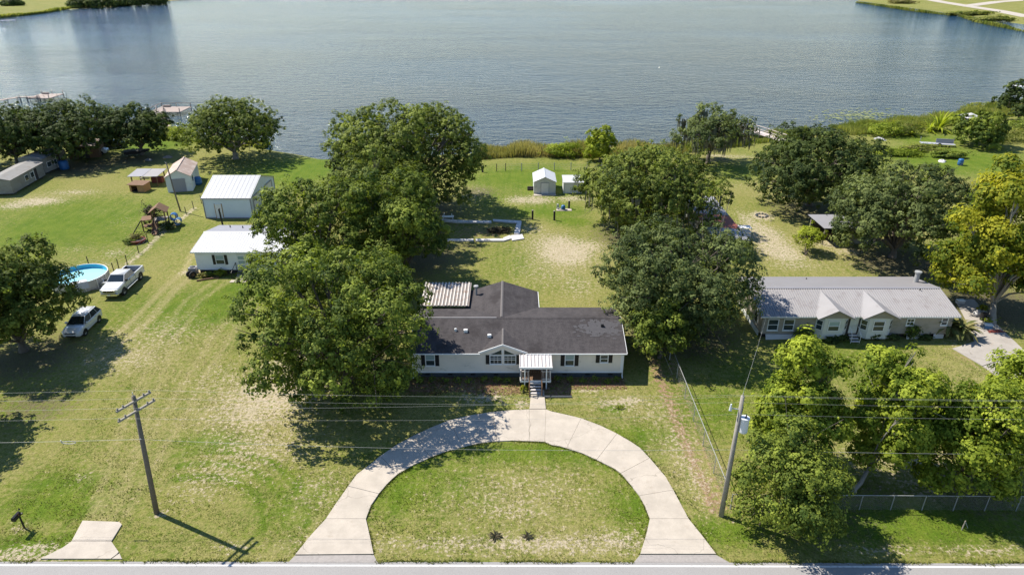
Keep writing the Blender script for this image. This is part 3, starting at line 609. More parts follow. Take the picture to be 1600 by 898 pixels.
tree('oak_tree', 'oak past the left edge whose shadow falls on the front lawn', -140, 605, 4.6, 4.4, 3.8, 'leaf_oak', lobes=26, tufts=2600, leaves=9, size=0.24, trunk_r=0.3, low=-0.4)
# right foreground maples
tree('maple_tree', 'low bushy tree at the foot of the right utility pole', 1242, 755, 3.4, 3.5, 3.5, 'leaf_green', lobes=26, tufts=3800, leaves=9, size=0.15, trunk_r=0.16, low=-0.7, spread_t=0.28)
tree('maple_tree', 'bright maple nearest the grey roofed house steps', 1255, 640, 5.2, 2.7, 4.5, 'leaf_bright', lobes=28, tufts=4200, leaves=8, size=0.19, trunk_r=0.16, low=-0.8, ragged=0.3)
tree('maple_tree', 'tall bright maple with a pale trunk behind the roadside fence', 1400, 640, 5.4, 2.9, 5.0, 'leaf_bright', 'bark_pale', lobes=30, tufts=4600, leaves=8, size=0.19, trunk_r=0.16, low=-0.7, ragged=0.35, base=(23.6, 36.2))
tree('maple_tree', 'bright maple fourth from the pole along the roadside fence', 1525, 685, 4.4, 3.5, 4.1, 'leaf_bright', lobes=30, tufts=4600, leaves=8, size=0.19, trunk_r=0.18, low=-0.8, ragged=0.3)
tree('maple_tree', 'maple cut off by the right edge near the road', 1602, 640, 4.8, 3.2, 4.4, 'leaf_bright', lobes=26, tufts=3400, leaves=8, size=0.19, trunk_r=0.16, low=-0.5)
tree('crape_myrtle', 'small yellow green tree with bare stems in the sandy yard', 1265, 371, 2.0, 1.9, 1.25, 'leaf_lime', lobes=12, tufts=420, leaves=8, size=0.2, trunk_r=0.07, stems=4, low=-0.2, base=(36.2, 77.3))
tree('round_tree', 'dense round dark tree by the lakeside canopy', 1534, 204, 3.0, 4.5, 3.2, 'leaf_green', lobes=24, tufts=2000, leaves=8, size=0.30, trunk_r=0.25, low=-0.6)
tree('shore_tree', 'dark tree on the shore at the right edge', 1601, 160, 4.4, 5.0, 4.6, 'leaf_dark', lobes=24, tufts=1700, leaves=8, size=0.36, trunk_r=0.3, low=-0.6)
# far bank
for i, (px, py, R, a) in enumerate(((122,6,9,7),(158,5,12,8),(186,4,9,6),(215,3,10,7),(245,2,9,6),(18,6,8,4))):
    lab = ['round tree standing furthest left of the far bank wood', 'wide tree second in the far bank wood', 'low tree in the middle of the far bank wood', 'tree fourth along the far bank wood', 'tree at the right end of the far bank wood', 'low dark bush on the far left bank'][i]
    tree('far_tree', lab, px, py, a*0.32, R*0.8, a*0.42, 'leaf_dark', lobes=18, tufts=500, leaves=7, size=1.1, trunk_r=0.5, low=-0.7, spread_t=1.4, group='trees on the far bank')
for i, (px, py, rx, ry, h, lf, lab) in enumerate(((1412,6,9,6,3,'leaf_reed','brown bush on the far right bank'),(1520,24,13,4,2.2,'leaf_marsh','scrub at the water on the far right bank'),(1558,33,12,4,2.2,'leaf_marsh','scrub nearest the right edge on the far bank'))):
    x, y = at(px, py); foliage_clump('far_bush', lab, x, y+3, rx, ry, h, lf, 420, 8, 1.0, 'bush', z=-0.3)

# lakeside reeds (uncountable) and bushes
rs = np.random.RandomState(5)
def reedband(pts, n, w0, w1, hmin, hmax, leaf, label, width=0.13):
    pts = np.array(pts); seg = np.linalg.norm(np.diff(pts, axis=0), axis=1); c = np.concatenate([[0], np.cumsum(seg)])
    t = rs.uniform(0, c[-1], n); X = np.interp(t, c, pts[:,0]); Y = np.interp(t, c, pts[:,1])+rs.uniform(w0, w1, n)
    clump = np.sin(X*0.9)+np.sin(X*0.37+Y*0.8)+rs.normal(scale=0.5, size=n); k = clump > -1.1; X, Y = X[k], Y[k]
    Z = ground_z(np.stack([X,Y],1))[0]; Z = np.maximum(Z, WATER_Z-0.3)
    blades('reeds', X, Y, Z, rs.uniform(hmin, hmax, len(X))*(0.8+0.25*np.sin(X*0.6)), np.full(len(X), width), leaf, label, 'reeds', spread_=0.16, rs=rs)
reedband([at(752,232), at(800,229), at(860,229), at(930,229), at(1000,228), at(1060,228)], 26000, -8.0, 1.8, 1.0, 2.0, 'leaf_reed', 'tan and green reeds along the middle of the shore')
reedband([at(1060,228), at(1170,215), at(1215,208), at(1265,201)], 10000, -5.5, 2.5, 0.8, 1.6, 'leaf_marsh', 'marsh reeds behind the moss hung tree')
reedband([at(1300,197), at(1360,192), at(1420,186), at(1480,179), at(1530,172), at(1575,160)], 26000, -9.0, 1.5, 0.9, 2.0, 'leaf_marsh', 'marsh grass along the right shore')
reedband([at(240,207), at(300,213), at(420,223)], 7000, -4.0, 1.0, 0.7, 1.5, 'leaf_marsh', 'shore grass behind the lone sunlit oak')
reedband([at(1340,3), at(1430,17), at(1500,24), at(1530,34), at(1600,48)], 5000, -6, 3, 1.0, 2.2, 'leaf_marsh', 'marsh grass on the far right bank', 0.7)
reedband([at(0,27), at(40,23), at(72,19), at(118,11)], 4000, -5, 5, 1.0, 2.5, 'leaf_marsh', 'marsh grass on the far left bank', 0.8)
for px, py, rx, ry, h, lf, lab in ((882,245,3.4,2.2,2.7,'leaf_bright','bright green bush between reeds and wire fence'),(262,214,3.5,2,2.6,'leaf_marsh','bush on the shore beside the short dock'),(285,218,3,2,2.4,'leaf_bright','green bush left of the lone sunlit oak'),
    (1380,212,4.5,3,2.6,'leaf_bright','green shrub leftmost on the right shore'),(1412,210,3.5,2.5,2.4,'leaf_marsh','yellowish shrub left of the giant reed clump'),(1500,196,3.5,2.2,2.2,'leaf_bright','green bush right of the giant reed clump'),(1405,242,4.2,1.6,1.2,'leaf_bright','low bright bed on the right lawn'),(1445,236,4.6,1.3,1.1,'leaf_marsh','low grassy bed on the right lawn'),(1480,246,3.4,1.2,1.2,'leaf_green','low dark bed on the right lawn'),
    (1545,164,6,3,2.2,'leaf_yellow','rusty orange marsh brush by the right shore'),(1575,220,5,3,2.4,'leaf_marsh','pale brush right of the dense round tree'),(1595,205,5,3,2.6,'leaf_green','green brush at the right edge by the lake')):
    x, y = at(px, py); z = float(ground_z(np.array([[x,y]]))[0][0]); foliage_clump('bush', lab, x, y, rx, ry, h, lf, 420, 8, 0.26, 'bush', z=z-0.05)
def spiky(name, label, x, y, n, L, W, leaf, up=0.8, cat='plant', group=None, z0=0.0, trunk=0.0):
    TREE_N[0] += 1; rs = np.random.RandomState(300+TREE_N[0]); root = thing(name, label, cat, (x,y,z0), 0, group)
    V = []; F = []; tint = []
    for i in range(n):
        a = i*2.4+rs.uniform(-.3,.3); el = rs.uniform(0.12, up)*1.5; l = L*rs.uniform(0.7,1.15); d = Vector((math.cos(a)*math.cos(el), math.sin(a)*math.cos(el), math.sin(el)))
        s_ = Vector((-math.sin(a), math.cos(a), 0)); p = Vector((0,0,trunk)); k = 6; t0 = rs.rand()
        pts = []
        for j in range(k+1):
            w = W*(math.sin(math.pi*min(0.95, 0.12+0.85*j/k)))*0.5
            pts.append((p-s_*w, p+s_*w+Vector((0,0,0)))); p = p+d*(l/k); d = (d+Vector((0,0,-0.24))).normalized()
        for j in range(k):
            o = len(V); V += [pts[j][0], pts[j][1], pts[j+1][1], pts[j+1][0]]; F.append((o,o+1,o+2,o+3)); tint.append(t0)
    V = [tuple(v) for v in V]
    numpy_mesh('fronds', np.array(V), np.array(F), leaf, root, {'tint': np.array(tint)})
    if trunk: MB().tube([(0,0,-0.1),(0,0,trunk*0.6),(0,0,trunk)], [0.16,0.14,0.12], 8).build('trunk', 'bark', root)
    return root
for px, py, n, L, W, lab in ((1466,205,80,4.8,0.34,'giant spiky reed clump on the right shore'),(1424,212,34,2.8,0.3,'smaller spiky reed clump left of the giant one'),(1452,207,26,3.0,0.3,'spiky clump at the left foot of the giant one')):
    x, y = at(px, py); spiky('giant_reed', lab, x, y, n, L, W, 'leaf_lime', 0.95, 'plant')
x, y = at(1478,524); spiky('sago_palm', 'left sago palm at the corner of the grey roofed house', x, y, 46, 1.9, 0.34, 'leaf_palm', 0.8, 'palm', trunk=0.9)
x, y = at(1499,526); spiky('sago_palm', 'right sago palm with brown lower fronds by the old drive', x, y, 46, 2.0, 0.36, 'leaf_palm', 0.7, 'palm', trunk=0.8)
x, y = at(774,838); spiky('young_palm', 'left of two withered little palms on the front lawn', x, y, 18, 0.58, 0.09, 'leaf_drypalm', 0.6, 'palm')
x, y = at(824,838); spiky('young_palm', 'right of two withered little palms on the front lawn', x, y, 16, 0.55, 0.09, 'leaf_drypalm', 0.55, 'palm')
# lily pads: floating, past counting
n = 300; rs = np.random.RandomState(8); cx, cy = at(1345, 181, WATER_Z); X = cx+rs.normal(scale=5.2, size=n); Y = cy+rs.normal(scale=3.4, size=n)+(X-cx)*0.35
k = lake_sd(np.stack([X,Y],1)) < -0.4; X, Y = X[k], Y[k]; n = len(X); r = rs.uniform(0.12,0.4,n)
V = np.empty((n,6,3))
for j in range(6): V[:,j] = np.stack([X+r*1.2*np.cos(j*1.047), Y+r*np.sin(j*1.047), np.full(n, WATER_Z+0.015)+rs.uniform(0,0.02,n)], 1)
o = numpy_mesh('lily_pads', V.reshape(-1,3), np.arange(6*n).reshape(n,6), 'leaf_lily', None, {'tint': rs.rand(n)}); tag(o, 'pale lily pads floating off the right shore', 'lily pads', kind='stuff')
# grass blades standing on the nearer lawn
n = 130000; rs = np.random.RandomState(21); X = rs.uniform(-34, 44, n); Y = 30.2+rs.beta(1.0,1.6,n)*38
pt = np.stack([X,Y],1)
gi = np.clip(np.searchsorted(gx, X), 0, len(gx)-1); gj = np.clip(np.searchsorted(gy, Y), 0, len(gy)-1); idx = gj*ncol+gi
cl = np.sin(X*1.9+np.sin(Y*1.3)*2)+np.sin(Y*2.3+X*0.7)+rs.normal(scale=0.7,size=n)
def inpoly(poly):
    ins = np.zeros(n, bool)
    for i in range(len(poly)):
        a = poly[i]; b = poly[(i+1) % len(poly)]; c = ((a[1] > Y) != (b[1] > Y)); xi = (b[0]-a[0])*(Y-a[1])/(b[1]-a[1]+1e-12)+a[0]; ins ^= c & (X < xi)
    return ins
k = (cl > -0.2) & (sandA[idx]+dirtA[idx]+0.5*litA[idx] < 0.55+0.2*rs.rand(n)) & ~((X > -9) & (X < 10) & (Y > 50)) & ~((X > 23) & (X < 43) & (Y > 56))
k &= ~inpoly([at(*p) for p in OUT]+[at(*p) for p in INN[::-1]]) & ~inpoly([at(*p) for p in ((827,640),(829,606),(852,606),(853,640))]) & ~inpoly([at(*p) for p in ((60,876),(98,856),(112,846),(128,814),(187,816),(191,819),(176,843),(190,876))]) & ~inpoly([at(*p) for p in ((1488,468),(1528,468),(1640,590),(1590,620),(1488,547),(1520,530))]) & ~inpoly([at(*p) for p in ((450,879),(461,866),(584,866),(592,879))]) & ~inpoly([at(*p) for p in ((988,879),(1000,866),(1119,866),(1142,879))])
X, Y = X[k], Y[k]; blades('grass', X, Y, np.full(len(X), -0.03), rs.uniform(0.05,0.13,len(X)), rs.uniform(0.03,0.07,len(X)), 'grass_blade', 'tufts of grass standing in the front lawns', 'grass', spread_=0.6, rs=rs)

# ------------------------------------------------------------------ houses
def onwall(px, py, Y):
    """survey: a photograph point lying on the upright plane y = Y -> (x, height)"""
    u = (px-800)/FPX; v = (py-449)/FPX; z = Y/(math.cos(PITCH)-v*math.sin(PITCH))
    return u*z, CAM_H-z*(math.sin(PITCH)+v*math.cos(PITCH))
def window(root, x0, x1, z0, z1, y, shutters=0.0, blind='glass', bars=(0,1), lower='glass', fr=0.07):
    """sash window in a wall facing -y; returns the frame part"""
    o = root.location; m = MB(); t = 0.05
    m.box(x0-fr, x0, y-t, y, z0-fr, z1+fr); m.box(x1, x1+fr, y-t, y, z0-fr, z1+fr)
    m.box(x0, x1, y-t, y, z0-fr, z0); m.box(x0, x1, y-t, y, z1, z1+fr)
    w = m.build('window', 'white_trim', root, off=o)
    zm = (z0+z1)/2
    MB().box(x0, x1, y-0.012, y+0.02, zm, z1).build('pane', blind, w, off=o)
    MB().box(x0, x1, y-0.012, y+0.02, z0, zm).build('pane', lower, w, off=o)
    m = MB(); m.box(x0, x1, y-0.045, y-0.013, zm-0.025, zm+0.025)
    for i in range(bars[0]):
        xx = x0+(x1-x0)*(i+1)/(bars[0]+1); m.box(xx-0.014, xx+0.014, y-0.04, y-0.013, z0, z1)
    if bars[1] > 1: m.box(x0, x1, y-0.04, y-0.013, (zm+z1)/2-0.014, (zm+z1)/2+0.014)
    m.build('muntin', 'white_trim', w, off=o)
    MB().box(x0-fr-0.03, x1+fr+0.03, y-0.09, y, z0-fr-0.05, z0-fr).build('sill', 'white_trim', w, off=o)
    if shutters:
        for a, b in ((x0-fr-shutters-0.01, x0-fr-0.01), (x1+fr+0.01, x1+fr+shutters+0.01)):
            s = MB(); s.box(a, b, y-0.03, y, z0-fr, z1+fr)
            k = 8
            for i in range(k): s.box(a+0.04, b-0.04, y-0.045, y-0.03, z0+(z1-z0)*i/k+0.02, z0+(z1-z0)*(i+0.6)/k+0.02)
            s.build('shutter', 'shutter', root, off=o)
    return w
def ribs(m, x0, x1, step, ya, za, yb, zb, h=0.035, w=0.06):
    n = int((x1-x0)/step)
    for i in range(n+1):
        x = x0+(x1-x0)*i/n
        m.hexa([(x-w/2,ya,za),(x+w/2,ya,za),(x+w/2,yb,zb),(x-w/2,yb,zb)], [(x-w/4,ya,za+h),(x+w/4,ya,za+h),(x+w/4,yb,zb+h),(x-w/4,yb,zb+h)])
    return m

# --- cream house
HX0, HX1, HY0, HY1, HYM, HE, HR = -8.5, 9.55, 50.35, 58.25, 54.3, 2.6, 3.78
hs = thing('house', 'cream ranch house with dark shingle roof behind the horseshoe driveway', 'house', (0.5, 54.3, 0))
o = hs.location
MB().box(HX0, HX1, HY0, HY1, 0.5, HE-0.02).prism([(HY0, HE-0.02), (HY1, HE-0.02), (HYM, HR-0.12)], HX0, HX1).build('wall', 'siding_cream', hs, off=o)
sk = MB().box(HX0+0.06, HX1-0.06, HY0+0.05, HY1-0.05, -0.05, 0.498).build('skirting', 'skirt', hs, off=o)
for i in range(9):
    x = HX0+0.9+i*2.0
    if not 0.3 < x < 3.6: MB().box(x, x+0.4, HY0+0.02, HY0+0.06, 0.2, 0.38).build('vent', 'black', sk, off=o)
MB().box(HX0-0.02, HX1+0.02, HY0-0.03, HY0, 0.48, 0.60).build('base_trim', 'white_trim', hs, off=o)
for x in (HX0, HX1-0.1): MB().box(x-0.02, x+0.12, HY0-0.034, HY0, 0.6, HE-0.05).build('corner_trim', 'white_trim', hs, off=o)
sl = (HR-HE)/(HYM-HY0+0.3); ex0, ex1 = HX0-0.3, HX1+0.3
r = MB(); gl, gr_ = -0.79-1.95, -0.79+1.95; ym_ = HY0+0.05; zm_ = HE+(ym_-HY0+0.3)*sl
r.plate([(ex0,HY0-0.3,HE),(gl,HY0-0.3,HE),(gl,HYM,HR),(ex0,HYM,HR)], 0.09); r.plate([(gr_,HY0-0.3,HE),(ex1,HY0-0.3,HE),(ex1,HYM,HR),(gr_,HYM,HR)], 0.09); r.plate([(gl,ym_,zm_),(gr_,ym_,zm_),(gr_,HYM,HR),(gl,HYM,HR)], 0.09); r.plate([(ex0,HYM,HR-0.003),(ex1,HYM,HR-0.003),(ex1,HY1+0.3,HE),(ex0,HY1+0.3,HE)], 0.09)
roof = r.build('roof', 'shingle', hs, off=o)
MB().box(-7.9, -1.4, HYM-0.05, HYM+0.06, HR-0.02, HR+0.03).build('ridge_flashing', 'metal_grey', roof, off=o)
MB().prism([(HYM-0.16,HR-0.03),(HYM,HR+0.03),(HYM+0.16,HR-0.03)], -1.4, ex1).build('ridge_cap', 'shingle', roof, off=o)
pq = lambda x, y: (x, y, HE+(y-HY0+0.3)*sl+0.012)
sp_ = MB(); rq = random.Random(4)
for k in range(330):
    x = rq.gauss(7.6,0.8); y = 52.3+round(rq.gauss(0.7,0.42)/0.15)*0.15
    if y < 51.6 or y > 54.0 or x > 9.5: continue
    z = HE+(y-HY0+0.3)*sl+0.012+rq.uniform(0,0.006); sp_.plate([(x,y,z),(x+0.3,y,z),(x+0.3,y+0.14,z+0.14*sl),(x,y+0.14,z+0.14*sl)], 0.008)
sp_ = sp_.build('shingle_patch', 'shingle_new', roof, off=o); sp_['label'] = 'newer grey shingle patch'; sp_['kind'] = 'stuff'
for ga_, gb_ in ((ex0-0.01, gl), (gr_, ex1+0.01)): MB().box(ga_, gb_, HY0-0.36, HY0-0.302, HE-0.10, HE+0.0).build('gutter', 'white_trim', hs, off=o)
for x in (ex0-0.035, ex1+0.002):
    f = MB(); f.plate([(x,HY0-0.32,HE+0.01),(x+0.033,HY0-0.32,HE+0.01),(x+0.033,HYM,HR+0.01),(x,HYM,HR+0.01)], 0.09); f.plate([(x,HYM,HR+0.01),(x+0.033,HYM,HR+0.01),(x+0.033,HY1+0.3,HE+0.01),(x,HY1+0.3,HE+0.01)], 0.09)
    f.build('fascia', 'white_trim', hs, off=o)
for x in (9.62, -8.62): MB().tube([(x,HY0-0.3,HE-0.1),(x,HY0-0.06,HE-0.35),(x,HY0-0.06,0.25),(x,HY0-0.3,0.1)], 0.05, 6).build('downspout', 'white_trim', hs, off=o)
# rear wing
WX, WH = -0.95, 3.55; WY = 62.0
MB().box(WX-WH+0.25, WX+WH-0.25, HY1-0.2, WY-0.25, 0.0, HE-0.02).prismy([(WX-WH+0.25,HE-0.02),(WX+WH-0.25,HE-0.02),(WX,HR-0.14)], HY1-0.2, WY-0.25).build('rear_wall', 'siding_cream', hs, off=o)
r = MB(); r.plate([(WX-WH,HYM+0.05,HE),(WX,HYM+0.05,HR),(WX,WY,HR),(WX-WH,WY,HE)], 0.09); r.plate([(WX,HYM+0.05,HR-0.003),(WX+WH,HYM+0.05,HE),(WX+WH,WY,HE),(WX,WY,HR-0.003)], 0.09)
rw = r.build('rear_roof', 'shingle', hs, off=o)
MB().prismy([(WX-0.13,HR-0.02),(WX+0.13,HR-0.02),(WX,HR+0.04)], HYM+0.2, WY+0.01).build('ridge_cap', 'ridge_cap', rw, off=o)
MB().box(WX+WH, WX+WH+0.05, HY1+0.35, WY, HE-0.14, HE-0.01).build('gutter', 'white_trim', hs, off=o)
# front gable
GXc, GH, GZ = -0.79, 2.05, 3.44
MB().prismy([(GXc-GH+0.2,HE-0.1),(GXc+GH-0.2,HE-0.1),(GXc,GZ-0.12)], HY0-0.05, HY0+1.5).build('gable_wall', 'siding_cream', hs, off=o)
ge = HYM-1.35
r = MB(); r.plate([(GXc-GH,HY0-0.16,HE+0.02),(GXc,HY0-0.16,GZ),(GXc,ge,GZ),(GXc-GH,ge,HE+0.02)], 0.07); r.plate([(GXc,HY0-0.16,GZ-0.003),(GXc+GH,HY0-0.16,HE+0.02),(GXc+GH,ge,HE+0.02),(GXc,ge,GZ-0.003)], 0.07)
gr = r.build('gable_roof', 'shingle', hs, off=o)
MB().prismy([(GXc-0.1,GZ-0.02),(GXc+0.1,GZ-0.02),(GXc,GZ+0.03)], HY0-0.15, ge).build('ridge_cap', 'ridge_cap', gr, off=o)
for s in (-1, 1):
    f = MB(); y0 = HY0-0.22
    f.hexa([(GXc,y0,GZ-0.17),(GXc+s*GH*1.05,y0,HE-0.16),(GXc+s*GH*1.05,y0+0.055,HE-0.16),(GXc,y0+0.055,GZ-0.17)], [(GXc,y0,GZ+0.01),(GXc+s*GH*1.05,y0,HE+0.02),(GXc+s*GH*1.05,y0+0.055,HE+0.02),(GXc,y0+0.055,GZ+0.01)])
    f.build('barge_board', 'white_trim', hs, off=o)
for s in (-1, 1):     # pair of windows with triangular lights above
    a, b = sorted((GXc+s*0.12, GXc+s*1.08))
    window(hs, a, b, 1.42, 2.2, HY0, bars=(2,2))
    t = MB(); y = HY0-0.062
    t.prismy([(GXc+s*0.12,2.36),(GXc+s*1.0,2.36),(GXc+s*0.12,2.82)] if s > 0 else [(GXc+s*1.0,2.36),(GXc+s*0.12,2.36),(GXc+s*0.12,2.82)], y, y+0.03)
    t.build('gable_light', 'glass', hs, off=o)
    x = GXc+s*1.32; MB().box(x-0.16, x+0.16, HY0-0.04, HY0, 1.36, 2.28).build('shutter', 'shutter', hs, off=o)
MB().box(GXc-0.06, GXc+0.06, HY0-0.075, HY0-0.05, 2.30, 2.9).build('mullion', 'white_trim', hs, off=o)
for p0, p1, bl, lo in (((665,553.5),(679,571),'glass_blind','glass'),((884,553.5),(896,571),'glass_blind','glass'),((939,554),(949,566),'glass','glass')):
    x0, z1 = onwall(*p0, HY0); x1, z0 = onwall(*p1, HY0); window(hs, x0, x1, z0+0.05, z1-0.05, HY0, 0.34, bl, lower=lo)
lt = MB().box(8.9, 9.0, HY0-0.1, HY0, 2.28, 2.36).box(9.15, 9.25, HY0-0.1, HY0, 2.28, 2.36).build('flood_light', 'white_paint', hs, off=o)
for x, y, w, mt in ((-5.0,52.7,0.10,'white_trim'),(-4.1,52.6,0.17,'white_trim'),(-1.98,52.0,0.16,'white_trim'),(8.05,53.2,0.13,'black')):
    z = HE+(y-HY0+0.3)*sl; MB().box(x-w, x+w, y-w*0.8, y+w*0.8, z-0.05, z+0.2).box(x-w*0.7, x+w*0.7, y-w*0.5, y+w*0.5, z+0.2, z+0.24).build('roof_vent', mt, hs, off=o)
x, y = -3.55, 60.6; MB().tube([(x,y,2.7),(x,y,3.75)], 0.12, 10).tube([(x,y,3.75),(x,y,3.79),(x,y,3.93),(x,y,3.97)], [0.13,0.24,0.24,0.05], 10).build('flue', 'galvanized', hs, off=o)
# stained metal roof of the back porch: fourteen pans
pr = MB()
for x in (-8.7,-6.4,-4.25):
    for y in (58.6,62.6): pr.box(x-0.05, x+0.05, y-0.05, y+0.05, 0, 2.9)
pr.build('porch_post', 'wood_grey', hs, off=o)
npan = 14; px0, px1 = -8.85, -4.12
for i in range(npan):
    a = px0+(px1-px0)*i/npan; w = (px1-px0)/npan; j = random.uniform(-0.05, 0.05)
    q = MB(); za, zb = 3.02, 3.16
    q.hexa([(a+0.19,58.05+j,za-0.02),(a+w,58.05+j,za-0.02),(a+w,62.9,zb-0.02),(a+0.19,62.9,zb-0.02)], [(a+0.19,58.05+j,za),(a+w,58.05+j,za),(a+w,62.9,zb),(a+0.19,62.9,zb)])
    pn = q.build('porch_roof_panel', 'metal_stained_dark', hs, off=o); q = MB()
    q.hexa([(a+0.01,58.05+j,za-0.02),(a+0.185,58.05+j,za-0.02),(a+0.185,62.9,zb-0.02),(a+0.01,62.9,zb-0.02)], [(a+0.03,58.05+j,za+0.07),(a+0.16,58.05+j,za+0.07),(a+0.16,62.9,zb+0.07),(a+0.03,62.9,zb+0.07)])
    q.build('standing_seam', 'metal_stained', pn, off=o)
# front porch
FX0, FX1, FY = 0.72, 3.28, 48.7
pz = 0.78
pc = MB()
nb = 16
for i in range(nb):
    a = FX0+(FX1-FX0)*i/nb; MB().box(a+0.006, a+(FX1-FX0)/nb-0.006, FY, HY0-0.04, pz-0.05, pz).build('deck_board', 'wood_brown', hs, off=o)
MB().box(FX0, FX1, FY-0.04, FY-0.003, pz-0.2, pz+0.005).box(FX0-0.04, FX0-0.003, FY, HY0-0.04, pz-0.2, pz+0.005).box(FX1+0.003, FX1+0.04, FY, HY0-0.04, pz-0.2, pz+0.005).build('deck_rim', 'white_paint', hs, off=o)
for x in (FX0+0.36, FX1-0.36): MB().box(x-0.045, x+0.045, FY-0.14, FY-0.05, -0.05, 2.24).build('porch_column', 'white_trim', hs, off=o)
sx0, sx1 = 1.45, 2.5
for a, b in ((FX0+0.0, sx0), (sx1, FX1)):
    rl = MB(); y = FY+0.06
    for z in (pz+0.1, pz+0.85): rl.box(a, b, y-0.03, y+0.03, z-0.03, z+0.03)
    for x in (a+0.03, b-0.03): rl.box(x-0.04, x+0.04, y-0.04, y+0.04, pz, pz+0.95)
    k = int((b-a)/0.13)
    for i in range(1, k): rl.box(a+(b-a)*i/k-0.012, a+(b-a)*i/k+0.012, y-0.012, y+0.012, pz+0.1, pz+0.85)
    rl.build('railing', 'porch_white', hs, off=o)
for x in (FX0+0.03, FX1-0.03):
    rl = MB()
    for z in (pz+0.1, pz+0.85): rl.box(x-0.03, x+0.03, FY+0.1, HY0-0.06, z-0.03, z+0.03)
    for i in range(1, 12): y = FY+0.1+1.5*i/12; rl.box(x-0.012, x+0.012, y-0.012, y+0.012, pz+0.1, pz+0.85)
    rl.build('railing', 'porch_white', hs, off=o)
for i in range(5):
    z = pz-0.155*(i+1); y = FY-0.05-0.25*i; MB().box(sx0+0.04, sx1-0.04, y-0.25, y-0.01, z-0.045, z).build('step', 'porch_white', hs, off=o)
for x in (sx0, sx1):
    MB().hexa([(x-0.025,FY-0.04,pz-0.3),(x+0.025,FY-0.04,pz-0.3),(x+0.025,FY-1.35,-0.08),(x-0.025,FY-1.35,-0.08)], [(x-0.025,FY-0.04,pz),(x+0.025,FY-0.04,pz),(x+0.025,FY-1.35,0.1),(x-0.025,FY-1.35,0.1)]).build('stringer', 'wood_brown', hs, off=o)
    MB().tube([(x,FY-0.05,pz+0.88),(x,FY-1.35,1.0)], 0.035, 6).tube([(x,FY-1.3,0),(x,FY-1.3,1.02)], 0.04, 6).build('handrail', 'wood_brown', hs, off=o)
npan = 9
for i in range(npan):
    a = FX0-0.1+(FX1-FX0+0.2)*i/npan; w = (FX1-FX0+0.2)/npan; za, zb = 2.27, 2.52; yb = HY0-0.30; ya = FY-0.35
    q = MB()
    q.hexa([(a+0.07,ya,za-0.02),(a+w,ya,za-0.02),(a+w,yb,zb-0.02),(a+0.07,yb,zb-0.02)], [(a+0.07,ya,za),(a+w,ya,za),(a+w,yb,zb),(a+0.07,yb,zb)])
    q.hexa([(a,ya,za-0.02),(a+0.068,ya,za-0.02),(a+0.068,yb,zb-0.02),(a,yb,zb-0.02)], [(a+0.01,ya,za+0.07),(a+0.06,ya,za+0.07),(a+0.06,yb,zb+0.07),(a+0.01,yb,zb+0.07)])
    q.build('porch_roof_panel', 'porch_white', hs, off=o)
MB().box(FX0-0.12, FX1+0.12, FY-0.41, FY-0.355, 2.16, 2.33).build('porch_gutter', 'white_trim', hs, off=o)
d = MB().box(1.55, 2.45, HY0-0.03, HY0+0.01, pz+0.02, 2.3).build('door', 'wood_brown', hs, off=o); d['label'] = 'brown front door under the porch'
MB().box(1.7, 2.3, HY0-0.045, HY0-0.031, 1.6, 2.15).build('pane', 'glass', d, off=o)
MB().box(1.62, 2.5, FY-0.03, FY-0.0, 2.02, 2.14).build('porch_sign', 'black', hs, off=o)
# shrubs along the front wall
rr = random.Random(3)
sp = [-7.9,-6.9,-5.8,-4.7,-3.6,-2.4,-1.3,-0.4,4.0,5.0,6.1,7.2,8.3,9.1]
ordn = ['first','second','third','fourth','fifth','sixth','seventh','eighth']
for i, x in enumerate(sp):
    side = 'left' if i < 8 else 'right'; kk = i if i < 8 else i-8
    foliage_clump('shrub', f'{ordn[kk]} low shrub from the left along the front wall, {side} of the porch', x, 49.55+rr.uniform(-.15,.15), 0.35, 0.3, rr.uniform(0.4,0.65), 'leaf_green', 60, 7, 0.09, 'shrub', 'shrubs along the cream house')
foliage_clump('shrub', 'reddish shrub at the left foot of the porch steps', 0.95, 48.2, 0.32, 0.3, 0.6, 'leaf_yellow', 60, 7, 0.08)
foliage_clump('shrub', 'pale dry grass clump at the left end of the front bed', -6.3, 47.9, 0.4, 0.35, 0.4, 'leaf_reed', 60, 7, 0.1)
foliage_clump('shrub', 'bright weed tuft on the lawn right of the front steps', *at(967,637), 0.4, 0.3, 0.22, 'leaf_bright', 60, 7, 0.08)
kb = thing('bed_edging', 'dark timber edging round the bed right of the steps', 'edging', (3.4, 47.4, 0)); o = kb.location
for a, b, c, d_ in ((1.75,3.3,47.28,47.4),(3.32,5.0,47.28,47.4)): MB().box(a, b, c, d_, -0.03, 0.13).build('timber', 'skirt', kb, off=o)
# chips of red mulch in the front beds
n = 5200; rs = np.random.RandomState(31); X = rs.uniform(-9,9.8,n); Y = rs.uniform(47.6,50.3,n); k = ((X < 0.8) & (Y > 47.6+0.5*np.sin(X))) | ((X > 1.9) & (X < 5)) | ((X > 5) & (Y > 48.4)); X, Y = X[k], Y[k]; n = len(X)
V, Q = leaf_quads(np.stack([X,Y,np.full(n,0.012)+rs.uniform(0,0.03,n)],1), unit(np.array([0,0,1.0])+rs.normal(scale=0.35,size=(n,3))), 0.13, rs, 0.4)
ob = numpy_mesh('mulch', V, Q, 'mulch_chip', None, {'tint': rs.rand(n)}); tag(ob, 'red brown mulch in the beds along the cream house', 'mulch', kind='stuff')

